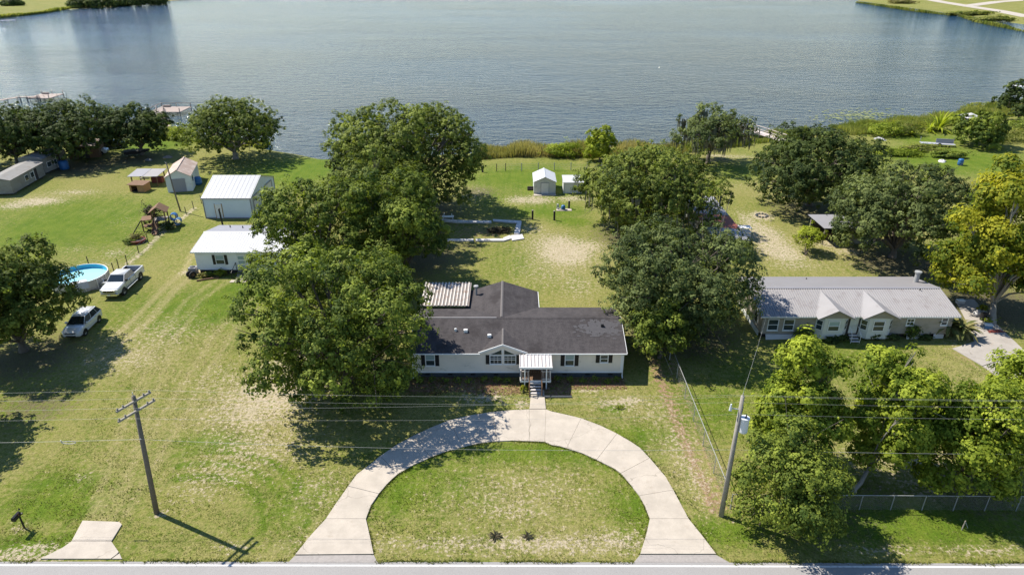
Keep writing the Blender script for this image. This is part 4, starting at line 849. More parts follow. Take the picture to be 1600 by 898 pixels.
# --- grey roofed house on the right
RX0, RX1, RY0, RY1, RE, RR_ = 23.9, 42.05, 57.1, 65.3, 2.55, 3.55; RYM = 60.9
rh = thing('house', 'weathered taupe house with ribbed grey metal roof and two bay windows', 'house', (33, 61, 0)); o = rh.location
MB().box(RX0, RX1, RY0, RY1, 0.5, RE-0.02).prism([(RY0,RE-0.02),(RY1,RE-0.02),(RYM,RR_-0.1)], RX0, RX1).build('wall', 'siding_taupe', rh, off=o)
sk = MB()
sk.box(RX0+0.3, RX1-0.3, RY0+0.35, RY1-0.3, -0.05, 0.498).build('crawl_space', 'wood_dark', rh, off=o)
for a, b, tl in ((24.4,27.4,0.28),(34.6,37.0,0.06),(38.0,39.6,0.18),(40.6,41.6,0.05)):
    MB().hexa([(a,RY0-tl,-0.03),(b,RY0-tl*0.4,-0.03),(b,RY0-tl*0.4+0.04,-0.03),(a,RY0-tl+0.04,-0.03)], [(a,RY0+0.0,0.47),(b,RY0+0.0,0.44),(b,RY0+0.03,0.44),(a,RY0+0.03,0.47)]).build('skirt_panel', 'white_fabric', rh, off=o)
MB().box(RX0-0.03, RX0, RY0+0.5, RY1-1, 0.0, 0.5).build('skirt_panel', 'siding_pale', rh, off=o)
rx0, rx1 = RX0-0.35, RX1+0.4
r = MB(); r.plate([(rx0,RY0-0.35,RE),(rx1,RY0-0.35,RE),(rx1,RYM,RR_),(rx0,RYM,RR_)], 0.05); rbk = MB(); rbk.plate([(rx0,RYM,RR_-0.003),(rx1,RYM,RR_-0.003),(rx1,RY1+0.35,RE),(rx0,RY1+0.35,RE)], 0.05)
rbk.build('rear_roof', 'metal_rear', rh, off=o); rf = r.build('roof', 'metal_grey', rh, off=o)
rb = MB(); ribs(rb, rx0+0.05, rx1-0.05, 0.23, RY0-0.35, RE, RYM, RR_, 0.05, 0.11); rb.build('roof_ribs', 'metal_grey', rf, off=o)
MB().prism([(RYM-0.16,RR_+0.03),(RYM,RR_+0.085),(RYM+0.16,RR_+0.03)], rx0-0.01, rx1+0.01).build('ridge_cap', 'metal_dull', rf, off=o)
for x in (rx0-0.04, rx1+0.002):
    f = MB(); f.plate([(x,RY0-0.36,RE+0.03),(x+0.035,RY0-0.36,RE+0.03),(x+0.035,RYM,RR_+0.03),(x,RYM,RR_+0.03)], 0.17); f.plate([(x,RYM,RR_+0.03),(x+0.035,RYM,RR_+0.03),(x+0.035,RY1+0.36,RE+0.03),(x,RY1+0.36,RE+0.03)], 0.17); f.build('fascia', 'metal_dull', rh, off=o)
MB().box(rx0, rx1, RY0-0.385, RY0-0.352, RE-0.12, RE-0.005).build('eave_trim', 'white_paint', rh, off=o)
for bc in (30.5, 34.75):     # gabled bays
    hw = 1.75; y0 = RY0-0.55
    poly = [(bc-1.55,RY0+0.02),(bc-0.95,y0),(bc+0.95,y0),(bc+1.55,RY0+0.02)]
    b = MB().slab(poly, 0.25, RE-0.05).build('bay', 'siding_pale', rh, off=o)
    w = MB(); w.box(bc-0.55, bc-0.48, y0-0.05, y0-0.002, 1.1, 2.2); w.box(bc+0.48, bc+0.55, y0-0.05, y0-0.002, 1.1, 2.2); w.box(bc-0.48, bc+0.48, y0-0.05, y0-0.002, 1.1, 1.17); w.box(bc-0.48, bc+0.48, y0-0.05, y0-0.002, 2.13, 2.2); w.box(bc-0.48, bc+0.48, y0-0.045, y0-0.002, 1.62, 1.68)
    wo_ = w.build('window', 'white_trim', rh, off=o)
    MB().box(bc-0.48, bc+0.48, y0-0.012, y0+0.01, 1.17, 1.65).build('pane', 'glass', wo_, off=o); MB().box(bc-0.48, bc+0.48, y0-0.012, y0+0.01, 1.66, 2.13).build('pane', 'glass_blind' if bc < 32 else 'glass', wo_, off=o)
    for s in (-1, 1):
        a = Vector((bc+s*1.02, y0+0.06, 0)); e = Vector((bc+s*1.48, RY0-0.05, 0)); n = Vector((s*0.66, -0.75, 0)).normalized()*0.03
        w = MB(); q0 = a+n; q1 = e+n
        w.hexa([q0+Vector((0,0,1.1)), q1+Vector((0,0,1.1)), e+Vector((0,0,1.1)), a+Vector((0,0,1.1))], [q0+Vector((0,0,2.2)), q1+Vector((0,0,2.2)), e+Vector((0,0,2.2)), a+Vector((0,0,2.2))])
        wo_ = w.build('window', 'white_trim', rh, off=o)
        for z0, z1 in ((1.18,1.62),(1.68,2.12)):
            p0 = a*0.9+e*0.1+n*1.25; p1 = a*0.1+e*0.9+n*1.25
            MB().hexa([p0+Vector((0,0,z0)),p1+Vector((0,0,z0)),p1-n*0.5+Vector((0,0,z0)),p0-n*0.5+Vector((0,0,z0))],[p0+Vector((0,0,z1)),p1+Vector((0,0,z1)),p1-n*0.5+Vector((0,0,z1)),p0-n*0.5+Vector((0,0,z1))]).build('pane', 'glass', wo_, off=o)
    za = RE+0.90; yr = RY0-0.35+(za-RE)/(RR_-RE)*(RYM-RY0+0.35)
    MB().prismy([(bc-hw+0.15,RE-0.06),(bc+hw-0.15,RE-0.06),(bc,za-0.08)], y0-0.05, RY0+0.3).build('bay_gable', 'siding_taupe', rh, off=o)
    r = MB(); yb = RY0-0.2
    r.add([(bc-hw,y0-0.35,RE+0.03),(bc,y0-0.35,za),(bc,yr+0.25,za+0.03),(bc-hw,yb,RE+0.06)], [(0,1,2,3)]); r.add([(bc-hw,y0-0.35,RE-0.02),(bc,y0-0.35,za-0.05),(bc,yr+0.25,za-0.02),(bc-hw,yb,RE+0.01)], [(3,2,1,0)])
    r.add([(bc,y0-0.35,za),(bc+hw,y0-0.35,RE+0.03),(bc+hw,yb,RE+0.06),(bc,yr+0.25,za+0.03)], [(0,1,2,3)]); r.add([(bc,y0-0.35,za-0.05),(bc+hw,y0-0.35,RE-0.02),(bc+hw,yb,RE+0.01),(bc,yr+0.25,za-0.02)], [(3,2,1,0)])
    for p, q in (((bc-hw,RE+0.03),(bc,za)),((bc,za),(bc+hw,RE+0.03))): r.add([(p[0],y0-0.35,p[1]),(q[0],y0-0.35,q[1]),(q[0],y0-0.35,q[1]-0.09),(p[0],y0-0.35,p[1]-0.09)], [(3,2,1,0)])
    r.build('bay_roof', 'metal_grey', rh, off=o)
d = MB().box(32.25, 33.05, RY0-0.05, RY0, 0.62, 2.4).build('door', 'siding_pale', rh, off=o)
MB().box(32.1, 32.248, RY0-0.06, RY0, 0.55, 2.45).box(33.052, 33.2, RY0-0.06, RY0, 0.55, 2.45).build('frame', 'wood_dark', d, off=o)
MB().tube([(32.95,RY0-0.09,1.4),(32.95,RY0-0.09,1.5)], 0.03, 6).build('handle', 'steel', d, off=o)
window(rh, 26.0, 26.9, 0.95, 2.05, RY0, 0, 'glass'); window(rh, 24.5, 25.4, 0.95, 2.05, RY0, 0, 'glass'); window(rh, 37.7, 38.3, 1.5, 2.1, RY0, 0, 'glass', bars=(1,1)); window(rh, 41.0, 41.5, 1.5, 2.2, RY0, 0, 'glass')
w = MB().box(RX0-0.05, RX0, 58.2, 59.1, 0.95, 2.05).build('window', 'white_trim', rh, off=o); MB().box(RX0-0.06, RX0-0.051, 58.27, 59.03, 1.02, 1.98).build('pane', 'glass', w, off=o)
for i in range(3): z = 0.5-0.17*i; y = RY0-0.1-0.28*i; MB().box(32.3, 33.1, y-0.28, y-0.01, z-0.05, z).build('step', 'porch_white', rh, off=o)
for x in (32.28, 33.12): MB().tube([(x,RY0-0.1,1.35),(x,RY0-0.9,0.85),(x,RY0-0.9,0)], 0.03, 6).build('handrail', 'white_paint', rh, off=o)
x, y = 41.55, 63.4; MB().tube([(x,y,2.9),(x,y,4.0)], 0.24, 14).tube([(x,y,4.0),(x,y,4.05),(x,y,4.2),(x,y,4.24)], [0.26,0.34,0.34,0.1], 14).build('chimney', 'galvanized', rh, off=o)
for x, y in ((26.3,64.4),(30.8,64.6),(40.3,60.5)): z = RR_-abs(y-RYM)*0.236; MB().tube([(x,y,z-0.02),(x,y,z+0.22)], 0.06, 8).build('vent_pipe', 'black', rh, off=o)
for px, py, rx, h, lf, lab in ((1254,533,0.9,1.5,'leaf_green','climbing shrub left of the first bay window'),(1262,526,0.6,1.9,'leaf_dark','tall vine beside the first bay window'),(1300,536,0.6,0.6,'leaf_dark','dark shrub between first bay and steps'),(1313,533,0.6,0.7,'leaf_dark','dark shrub left of the white steps'),(1369,531,0.8,0.9,'leaf_dark','dark shrub under the second bay window'),(1423,530,0.8,1.5,'leaf_green','pointed shrub under the small square window'),(1398,532,0.6,0.6,'leaf_dark','low shrub right of the second bay window'),(1447,531,0.6,0.5,'leaf_dark','low shrub left of the sago palms')):
    x, y = at(px, py); foliage_clump('shrub', lab, x, y+0.1, rx, rx*0.6, h, lf, 150, 8, 0.13)
for px, py, sz, mt, nm, lab, ct in ((1535,500,0.55,'black','waste_bin','black bin on the edge of the old drive','bin'),(1526,493,0.45,'white_fabric','sack','white sack left of the black bin','sack'),(1543,512,0.4,'blue_pale','cooler_box','pale blue box by the old drive','box'),(1556,518,0.5,'red_brown','plank_pile','reddish boards at the edge of the old drive','boards'),(1500,474,0.5,'white_fabric','cooler_box','white box behind the right gable end','box')):
    x, y = at(px, py); t = thing(nm, lab, ct, (x,y,0), random.uniform(-.5,.5))
    if nm == 'waste_bin':
        MB().lathe([(0.01,0),(0.27,0.0),(0.34,0.85),(0.30,0.85),(0.24,0.06),(0.01,0.06)], 16).build('body', mt, t); MB().lathe([(0.36,0.83),(0.37,0.88),(0.1,0.95),(0.01,0.95)], 16).build('lid', 'leaf_yellow' if False else 'black', t)
    elif nm == 'sack':
        MB().lathe([(0.01,0),(0.3,0.02),(0.38,0.2),(0.3,0.42),(0.1,0.52),(0.14,0.6),(0.01,0.6)], 12).build('body', mt, t, smooth=True); MB().lathe([(0.13,0.5),(0.13,0.53)], 10).build('tie', 'wood_brown', t)
    elif nm == 'plank_pile':
        for i in range(4): MB().box(-0.9+i*0.05, 0.9-i*0.08, -0.3+i*0.14, -0.18+i*0.14, 0.0, 0.06+0.03*(i%2)).build('plank', mt, t)
    else:
        MB().box(-0.35,0.35,-0.22,0.22,0,0.36).build('body', mt, t); MB().box(-0.37,0.37,-0.24,0.24,0.362,0.42).build('lid', 'white_paint', t); MB().tube([(-0.39,-0.1,0.3),(-0.42,0,0.34),(-0.39,0.1,0.3)],0.015,5).build('handle','black',t)
x, y = at(1538,490); foliage_clump('shrub', 'yellow potted plant behind the black bin', x, y+0.4, 0.5, 0.4, 0.8, 'leaf_yellow', 90, 7, 0.13)
x, y = at(1549,505); foliage_clump('shrub', 'bright green weeds beside the old drive', x, y+0.3, 0.7, 0.4, 0.5, 'leaf_bright', 90, 7, 0.13)

# --- white house left
LX0, LX1, LY0, LY1, LYM, LE, LR = -36.3, -23.5, 71.8, 79.8, 75.8, 2.9, 3.68
lh = thing('house', 'small white house with bright white metal roof left of the oaks', 'house', (-30, 75.8, 0)); o = lh.location
MB().box(LX0, LX1, LY0, LY1, 0.55, LE-0.02).prism([(LY0,LE-0.02),(LY1,LE-0.02),(LYM,LR-0.08)], LX0, LX1).build('wall', 'siding_white', lh, off=o)
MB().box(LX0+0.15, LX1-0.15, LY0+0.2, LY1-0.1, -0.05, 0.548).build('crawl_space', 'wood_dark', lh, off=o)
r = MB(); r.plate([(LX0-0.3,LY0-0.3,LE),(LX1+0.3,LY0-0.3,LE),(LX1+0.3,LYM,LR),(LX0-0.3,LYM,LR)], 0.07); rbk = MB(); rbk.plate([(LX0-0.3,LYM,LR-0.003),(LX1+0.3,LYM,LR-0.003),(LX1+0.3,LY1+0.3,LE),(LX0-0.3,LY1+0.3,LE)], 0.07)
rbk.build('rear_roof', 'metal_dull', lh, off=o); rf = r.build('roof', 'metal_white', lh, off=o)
rb = MB(); ribs(rb, LX0-0.25, LX1+0.25, 0.3, LY0-0.3, LE, LYM, LR, 0.02, 0.04); rb.build('roof_ribs', 'metal_white', rf, off=o)
MB().prism([(LYM-0.2,LR-0.02),(LYM,LR+0.05),(LYM+0.2,LR-0.02)], LX0-0.31, LX1+0.31).build('ridge_cap', 'metal_white', rf, off=o)
MB().box(LX0-0.3, LX1+0.3, LY0-0.34, LY0-0.302, LE-0.14, LE-0.003).build('fascia', 'white_trim', lh, off=o)
for x, y in ((-32.9,78.2),(-34.6,78.6)): z = LR-(y-LYM)*0.18; MB().tube([(x,y,z-0.05),(x,y,z+0.25)], 0.07, 8).build('vent_pipe', 'black', lh, off=o)
for a, b in ((-33.95,-33.05),(-29.75,-28.8),(-26,-25.1)): window(lh, a, b, 1.3, 2.35, LY0, 0.33, 'glass_blind', lower='glass')
d = MB().box(-32.0+0.45, -32.0+1.45, LY0-0.05, LY0, 0.6, 2.6).build('door', 'white_paint', lh, off=o)
for z in (0.95, 1.5, 2.05): MB().box(-31.4, -30.7, LY0-0.062, LY0-0.051, z-0.18, z+0.2).build('door_panel', 'glass_blind', d, off=o)
MB().tube([(-30.62,LY0-0.08,1.5),(-30.62,LY0-0.08,1.62)], 0.03, 6).build('handle', 'steel', d, off=o)
MB().box(-30.35, -30.2, LY0-0.12, LY0, 2.25, 2.5).build('porch_lamp', 'black', lh, off=o)
for i in range(5): z = 0.52-0.1*i; y = LY0-0.05-0.32*i; MB().box(-31.6+0.05*i, -30.45+0.0*i, y-0.32, y-0.01, z-0.08, z).build('step', 'wood_grey', lh, off=o)
MB().tube([(-31.75,LY0-0.1,0.5),(-31.75,LY0-0.1,1.5),(-31.95,LY0-1.3,0.75),(-31.95,LY0-1.3,0)], 0.04, 6).build('handrail', 'black', lh, off=o)
MB().box(-31.9, -30.1, LY0-2.3, LY0-1.68, -0.02, 0.06).build('landing', 'concrete', lh, off=o)
t = thing('air_conditioner', 'dark air conditioner at the left corner of the white house', 'air conditioner', (-36.9, 71.9, 0)); MB().box(-0.4,0.4,-0.4,0.4,0,0.85).build('case', 'metal_dull', t); MB().lathe([(0.32,0.852),(0.32,0.88),(0.02,0.9)], 16).build('fan_guard', 'black', t)
for i, (px, py, lab) in enumerate(((297,433,'left tyre standing by the white house corner'),(302,434,'right tyre standing by the white house corner'))):
    x, y = at(px, py); t = thing('tyre', lab, 'tyre', (x,y,0), 0.9, 'tyres by the white house')
    MB().lathe([(0.2,-0.1),(0.36,-0.11),(0.4,-0.06),(0.4,0.06),(0.36,0.11),(0.2,0.1),(0.2,-0.1)], 18, (0,0,0.4), 'y').build('tread', 'rubber', t, smooth=True)
    MB().lathe([(0.195,-0.06),(0.1,-0.02),(0.02,-0.02)], 14, (0,0,0.4), 'y').build('rim', 'wood_brown', t)
for px, py, h, lf, lab in ((325,432,0.6,'leaf_green','low plants under the left window of the white house'),(345,431,0.7,'leaf_lime','yellow leaved plant left of the white house steps'),(380,431,0.6,'leaf_green','potted plants right of the white house steps'),(318,433,0.5,'leaf_reed','dry weeds at the white house corner')):
    x, y = at(px, py); foliage_clump('shrub', lab, x, y, 0.8, 0.4, h, lf, 90, 7, 0.13)
t = thing('log_edging', 'reddish log lying before the white house', 'log', (*at(325,437), 0.08), 0.35); MB().tube([(-1.2,0,0),(0,0.05,0),(1.2,0,0)], [0.1,0.11,0.09], 8).build('log', 'wood_brown', t); MB().tube([(0.3,0.05,0.05),(0.5,0.1,0.2)], [0.04,0.02], 6).build('branch', 'wood_brown', t)

# --- garage
ga = thing('garage', 'pale blue white metal garage with two roller doors', 'garage', (-39.6, 95.5, 0)); o = ga.location
AX0, AX1, AY0, AY1, AE, AR = -42.9, -36.3, 90.35, 100.6, 3.0, 4.75; AYM = 95.4
MB().box(AX0, AX1, AY0, AY1, 0, AE-0.02).prism([(AY0,AE-0.02),(AY1,AE-0.02),(AYM,AR-0.06)], AX0, AX1).build('wall', 'metal_wall', ga, off=o)
r = MB(); r.plate([(AX0-0.15,AY0-0.15,AE),(AX1+0.15,AY0-0.15,AE),(AX1+0.15,AYM,AR),(AX0-0.15,AYM,AR)], 0.05); r.plate([(AX0-0.15,AYM,AR-0.003),(AX1+0.15,AYM,AR-0.003),(AX1+0.15,AY1+0.15,AE),(AX0-0.15,AY1+0.15,AE)], 0.05)
rf = r.build('roof', 'metal_garage', ga, off=o); rb = MB(); ribs(rb, AX0, AX1, 0.6, AY0-0.15, AE, AYM, AR, 0.02, 0.05); rb.build('roof_ribs', 'metal_garage', rf, off=o)
for x, y in ((AX0,AY0),(AX1,AY0),(AX1,AY1)): MB().box(x-0.06, x+0.06, y-0.06, y+0.06, 0, AE-0.06).build('corner_trim', 'metal_dull', ga, off=o)
MB().box(AX0-0.15, AX1+0.15, AY0-0.19, AY0-0.152, AE-0.13, AE-0.005).build('eave_trim', 'metal_dull', ga, off=o)
MB().box(AX0-0.03, AX1+0.03, AY0-0.03, AY0, 0, 0.16).build('base_strip', 'metal_dull', ga, off=o)
d = MB().box(-41.35, -40.45, AY0-0.05, AY0, 0.05, 2.1).build('door', 'white_paint', ga, off=o); MB().box(-41.43, -41.352, AY0-0.06, AY0, 0.03, 2.18).box(-40.448, -40.37, AY0-0.06, AY0, 0.03, 2.18).build('frame', 'wood_orange', d, off=o)
for y0, y1 in ((91.4,94.3),(96.3,99.2)):
    d = MB().box(AX1, AX1+0.04, y0, y1, 0.02, 2.75).build('roller_door', 'white_paint', ga, off=o)
    MB().box(AX1+0.0, AX1+0.09, y1, y1+0.25, 0, 2.85).box(AX1, AX1+0.09, y0-0.12, y0-0.002, 0, 2.85).box(AX1, AX1+0.09, y0, y1, 2.752, 2.9).build('frame', 'metal_dull', d, off=o)
    for k in range(8): MB().box(AX1+0.041, AX1+0.055, y0+0.02, y1-0.02, 0.1+k*0.33, 0.36+k*0.33).build('slat', 'white_paint', d, off=o)

# --- small buildings on the left lot
def gable_shed(name, label, x, y, rz, w, d, ze, zr, wall, roof, front=None, cat='shed', group=None, over=0.2):
    """gable facing local -y, ridge along local y, w wide, d deep"""
    t = thing(name, label, cat, (x,y,0), rz, group)
    MB().box(-w/2, w/2, 0, d, 0, ze-0.02).prismy([(-w/2,ze-0.02),(w/2,ze-0.02),(0,zr-0.06)], 0, d).build('wall', wall, t)
    for s in (-1, 1):
        e = w/2+over*0.6; z0 = ze-(zr-ze)/(w/2)*over*0.6
        q = [(0,-over,zr),(s*e,-over,z0),(s*e,d+over,z0),(0,d+over,zr)]
        r = MB().plate(q if s > 0 else q[::-1], 0.05)
        if s < 0: r.v = [(a-0.001,b,c) for a,b,c in r.v]
        r.build('roof_slope', roof, t)
    MB().box(-0.1, 0.1, -over-0.01, d+over+0.01, zr-0.01, zr+0.03).build('ridge_cap', roof, t)
    return t
s1 = gable_shed('shed', 'old shed with rust stained roof left of the garage', -51.7, 102.3, 0.26, 3.6, 7.6, 2.5, 3.5, 'siding_pale', 'roof_rusty')
d = MB().box(-0.95,0.95,-0.05,0,0,2.1).build('door', 'metal_dull', s1)
for k in range(6): MB().box(-0.93,0.93,-0.07,-0.051,0.08+k*0.33,0.36+k*0.33).build('panel', 'metal_dull', d)
MB().box(1.8,1.84,1.2,1.9,1.2,2.0).build('window','glass',s1)
t = thing('rain_barrel', 'blue barrel against the right wall of the old shed', 'barrel', (*at(310,288), 0)); MB().lathe([(0.02,0),(0.5,0),(0.62,0.3),(0.62,0.9),(0.5,1.2),(0.02,1.2)], 18).build('body', 'blue_plastic', t, smooth=True); MB().lathe([(0.63,0.35),(0.655,0.4),(0.63,0.45)], 18).build('hoop','blue_pale',t)
t = thing('carport', 'open lean-to with grey sheet roof beside the old shed', 'carport', (-58.6, 106.5, 0))
for x in (-2.0,0,2.0):
    for y in (-1.2,1.4): MB().box(x-0.07,x+0.07,y-0.07,y+0.07,0,1.9 if y > 0 else 1.65).build('post','wood_brown',t)
for i, mt in enumerate(('metal_dull','metal_grey')): MB().plate([(-2.4+2.4*i,-1.6,1.66),(-0.02+2.4*i,-1.6,1.70),(-0.02+2.4*i,1.8,1.98),(-2.4+2.4*i,1.8,1.96)],0.05).build('roof_sheet',mt,t)
MB().box(0.2,1.9,0.4,1.3,0,0.9).build('stored_crate','red_brown',t); MB().box(-1.9,-0.4,0.9,1.3,0.5,0.62).build('shelf','wood_grey',t)
t = thing('doghouse', 'orange wooden doghouse with flat roof on the left lawn', 'doghouse', (-58.4, 102.2, 0), -0.12)
MB().box(-1.2,-1.15,0,1.7,0,1.15).box(1.15,1.2,0,1.7,0,1.15).box(-1.15,1.15,1.65,1.7,0,1.15).box(0.1,1.15,0,0.05,0,1.15).box(-1.15,-0.9,0,0.05,0,1.15).box(-0.9,0.1,0,0.05,0.95,1.15).build('wall','wood_orange',t); MB().box(-1.15,1.15,0.05,1.65,0,0.05).build('floor','wood_dark',t); MB().plate([(-1.4,-0.25,1.19),(1.4,-0.25,1.19),(1.4,1.9,1.32),(-1.4,1.9,1.32)],0.05).build('roof','wood_brown',t)
# old trailers under the trees
for (ax, ay), (bx, by), w, h, lab, rm in ((at(38,296), at(72,276), 3.6, 2.4, 'long pale trailer with a grey roof at the left edge','roof_old_grey'), (at(72,273), at(108,258), 4.2, 2.7, 'corrugated lean-to building behind the long trailer','roof_old_grey')):
    L = math.hypot(bx-ax, by-ay); rz = math.atan2(by-ay, bx-ax); t = thing('trailer', lab, 'trailer', (ax,ay,0), rz)
    MB().box(-3.0 if w < 4 else 0, L, 0, w, 0.3, h).build('wall','siding_old',t)
    x0 = -3.0 if w < 4 else 0
    MB().add([(x0-0.1,-0.15,h),(L+0.1,-0.15,h),(L+0.1,w/2,h+0.45),(x0-0.1,w/2,h+0.45),(L+0.1,w+0.15,h),(x0-0.1,w+0.15,h)],[(0,1,2,3),(3,2,4,5),(0,3,5),(1,4,2),(0,5,4,1)]).build('roof',rm,t)
    d = MB().box(L*0.55,L*0.55+0.9,-0.04,0,0.35,h-0.3).build('door','wood_dark',t); MB().box(L*0.55-0.08,L*0.55-0.003,-0.06,0,0.35,h-0.2).build('frame','white_paint',d)
    for k in range(2): wq = MB().box(L*0.15+k*1.7-0.06,L*0.15+k*1.7+0.96,-0.04,0,1.0,1.9).build('window','white_paint',t); MB().box(L*0.15+k*1.7,L*0.15+k*1.7+0.9,-0.055,-0.041,1.06,1.84).build('pane','glass',wq)
    for k in range(3): MB().box(x0+1+k*(L-x0-2)/2-0.2,x0+1+k*(L-x0-2)/2+0.2,0.2,w-0.2,0,0.3).build('pier','skirt',t)
t = thing('water_tank', 'blue tank beside the corrugated lean-to building', 'tank', (*at(101,264), 0)); MB().lathe([(0.02,0),(0.7,0),(0.75,0.2),(0.75,1.3),(0.5,1.5),(0.02,1.5)],18).build('body','blue_plastic',t,smooth=True); MB().lathe([(0.2,1.5),(0.2,1.6),(0.02,1.6)],12).build('cap','black',t)
rbn = thing('barn', 'low brown outbuilding behind the leaning dark oak', 'barn', (*at(133,247),0), 0.3); MB().box(-2.5,2.5,0,4,0,2.2).build('wall','wood_brown',rbn); MB().plate([(-2.8,-0.3,2.2),(2.8,-0.3,2.2),(2.8,4.3,2.7),(-2.8,4.3,2.7)],0.07).build('roof','roof_rusty',rbn); MB().box(-0.8,0.8,-0.04,0,0,1.9).build('door','wood_dark',rbn)

# ------------------------------------------------------------------ vehicles (local +x is forward)
def ring(x, hw, zb, zt, hwt=None, r=0.10):
    t = hw if hwt is None else hwt
    return [(x,-hw+r,zb),(x,hw-r,zb),(x,hw,zb+r),(x,(hw+t)/2+0.01,(zb+zt)/2),(x,t,zt-r),(x,t-r,zt),(x,-t+r,zt),(x,-t,zt-r),(x,-(hw+t)/2-0.01,(zb+zt)/2),(x,-hw,zb+r)]
def wheel(t, x, y, r=0.40, w=0.26):
    tw = MB().lathe([(r*0.62,-w/2),(r*0.93,-w/2),(r,-w*0.36),(r,w*0.36),(r*0.93,w/2),(r*0.62,w/2),(r*0.62,-w/2)], 22, (x,y,r), 'y').build('wheel', 'rubber', t, smooth=True)
    s = 1 if y > 0 else -1
    MB().lathe([(r*0.62,s*w*0.3),(r*0.5,s*w*0.42),(r*0.25,s*w*0.30),(r*0.02,s*w*0.34)], 16, (x,y,r), 'y').build('rim', 'steel', tw)
def arch(t, x, y, r):
    m = MB(); s = 1 if y > 0 else -1; k = 12; R2 = r*1.22
    vs = [(x, y, r)]+[(x+R2*math.cos(math.pi*i/k*1.16-0.25), y, r+R2*math.sin(math.pi*i/k*1.16-0.25)) for i in range(k+1)]
    vs2 = [(a, b-s*0.02, c) for a, b, c in vs]
    m.add(vs, [(0,i,i+1) if s < 0 else (0,i+1,i) for i in range(1,k+1)]); m.add(vs2, [(0,i,i+1) for i in range(1,k+1)])
    m.build('wheel_arch', 'black', t)
def glasspane(t, pts, n_off, name='window', mat='car_glass'):
    c = sum((Vector(p) for p in pts), Vector())/len(pts); n = (Vector(pts[1])-Vector(pts[0])).cross(Vector(pts[2])-Vector(pts[0])).normalized()
    if n.dot(Vector(n_off)) < 0: n = -n
    k = len(pts); q = [c+(Vector(p)-c)*0.93+n*0.012 for p in pts]; b = [p-n*0.03 for p in q]
    return MB().add(q+b, [tuple(range(k)), tuple(range(2*k-1,k-1,-1))]+[(i,(i+1)%k,k+(i+1)%k,k+i) for i in range(k)]).build(name, mat, t)
def greenhouse(t, xb0, xb1, xt0, xt1, zb, zt, hb, ht, mat='car_white', splits=(0.5,), back_glass=True):
    B = [(xb1,-hb,zb),(xb1,hb,zb),(xb0,hb,zb),(xb0,-hb,zb)]; T = [(xt1,-ht,zt),(xt1,ht,zt),(xt0,ht,zt),(xt0,-ht,zt)]
    MB().hexa([B[3],B[0],B[1],B[2]], [T[3],T[0],T[1],T[2]]).build('cabin', mat, t)
    MB().loft([ring(xt0+0.03,ht+0.005,zt-0.06,zt+0.03,ht-0.08,0.03),ring((xt0+xt1)/2,ht+0.01,zt-0.06,zt+0.07,ht-0.06,0.03),ring(xt1-0.03,ht+0.005,zt-0.06,zt+0.03,ht-0.08,0.03)]).build('cabin_roof', mat, t, smooth=True)
    glasspane(t, [B[0],B[1],T[1],T[0]], (1,0,0.5), 'windscreen')
    if back_glass: glasspane(t, [B[2],B[3],T[3],T[2]], (-1,0,0.5), 'rear_window')
    for s in (-1, 1):
        fr = [0.0]+list(splits)+[1.0]
        for a, b in zip(fr[:-1], fr[1:]):
            L = lambda f, z: (xb0+(xb1-xb0)*f, s*hb, zb) if z == 0 else (xt0+(xt1-xt0)*f, s*ht, zt)
            glasspane(t, [L(a,0),L(b,0),L(b,1),L(a,1)], (0,s,0.3), 'side_window')
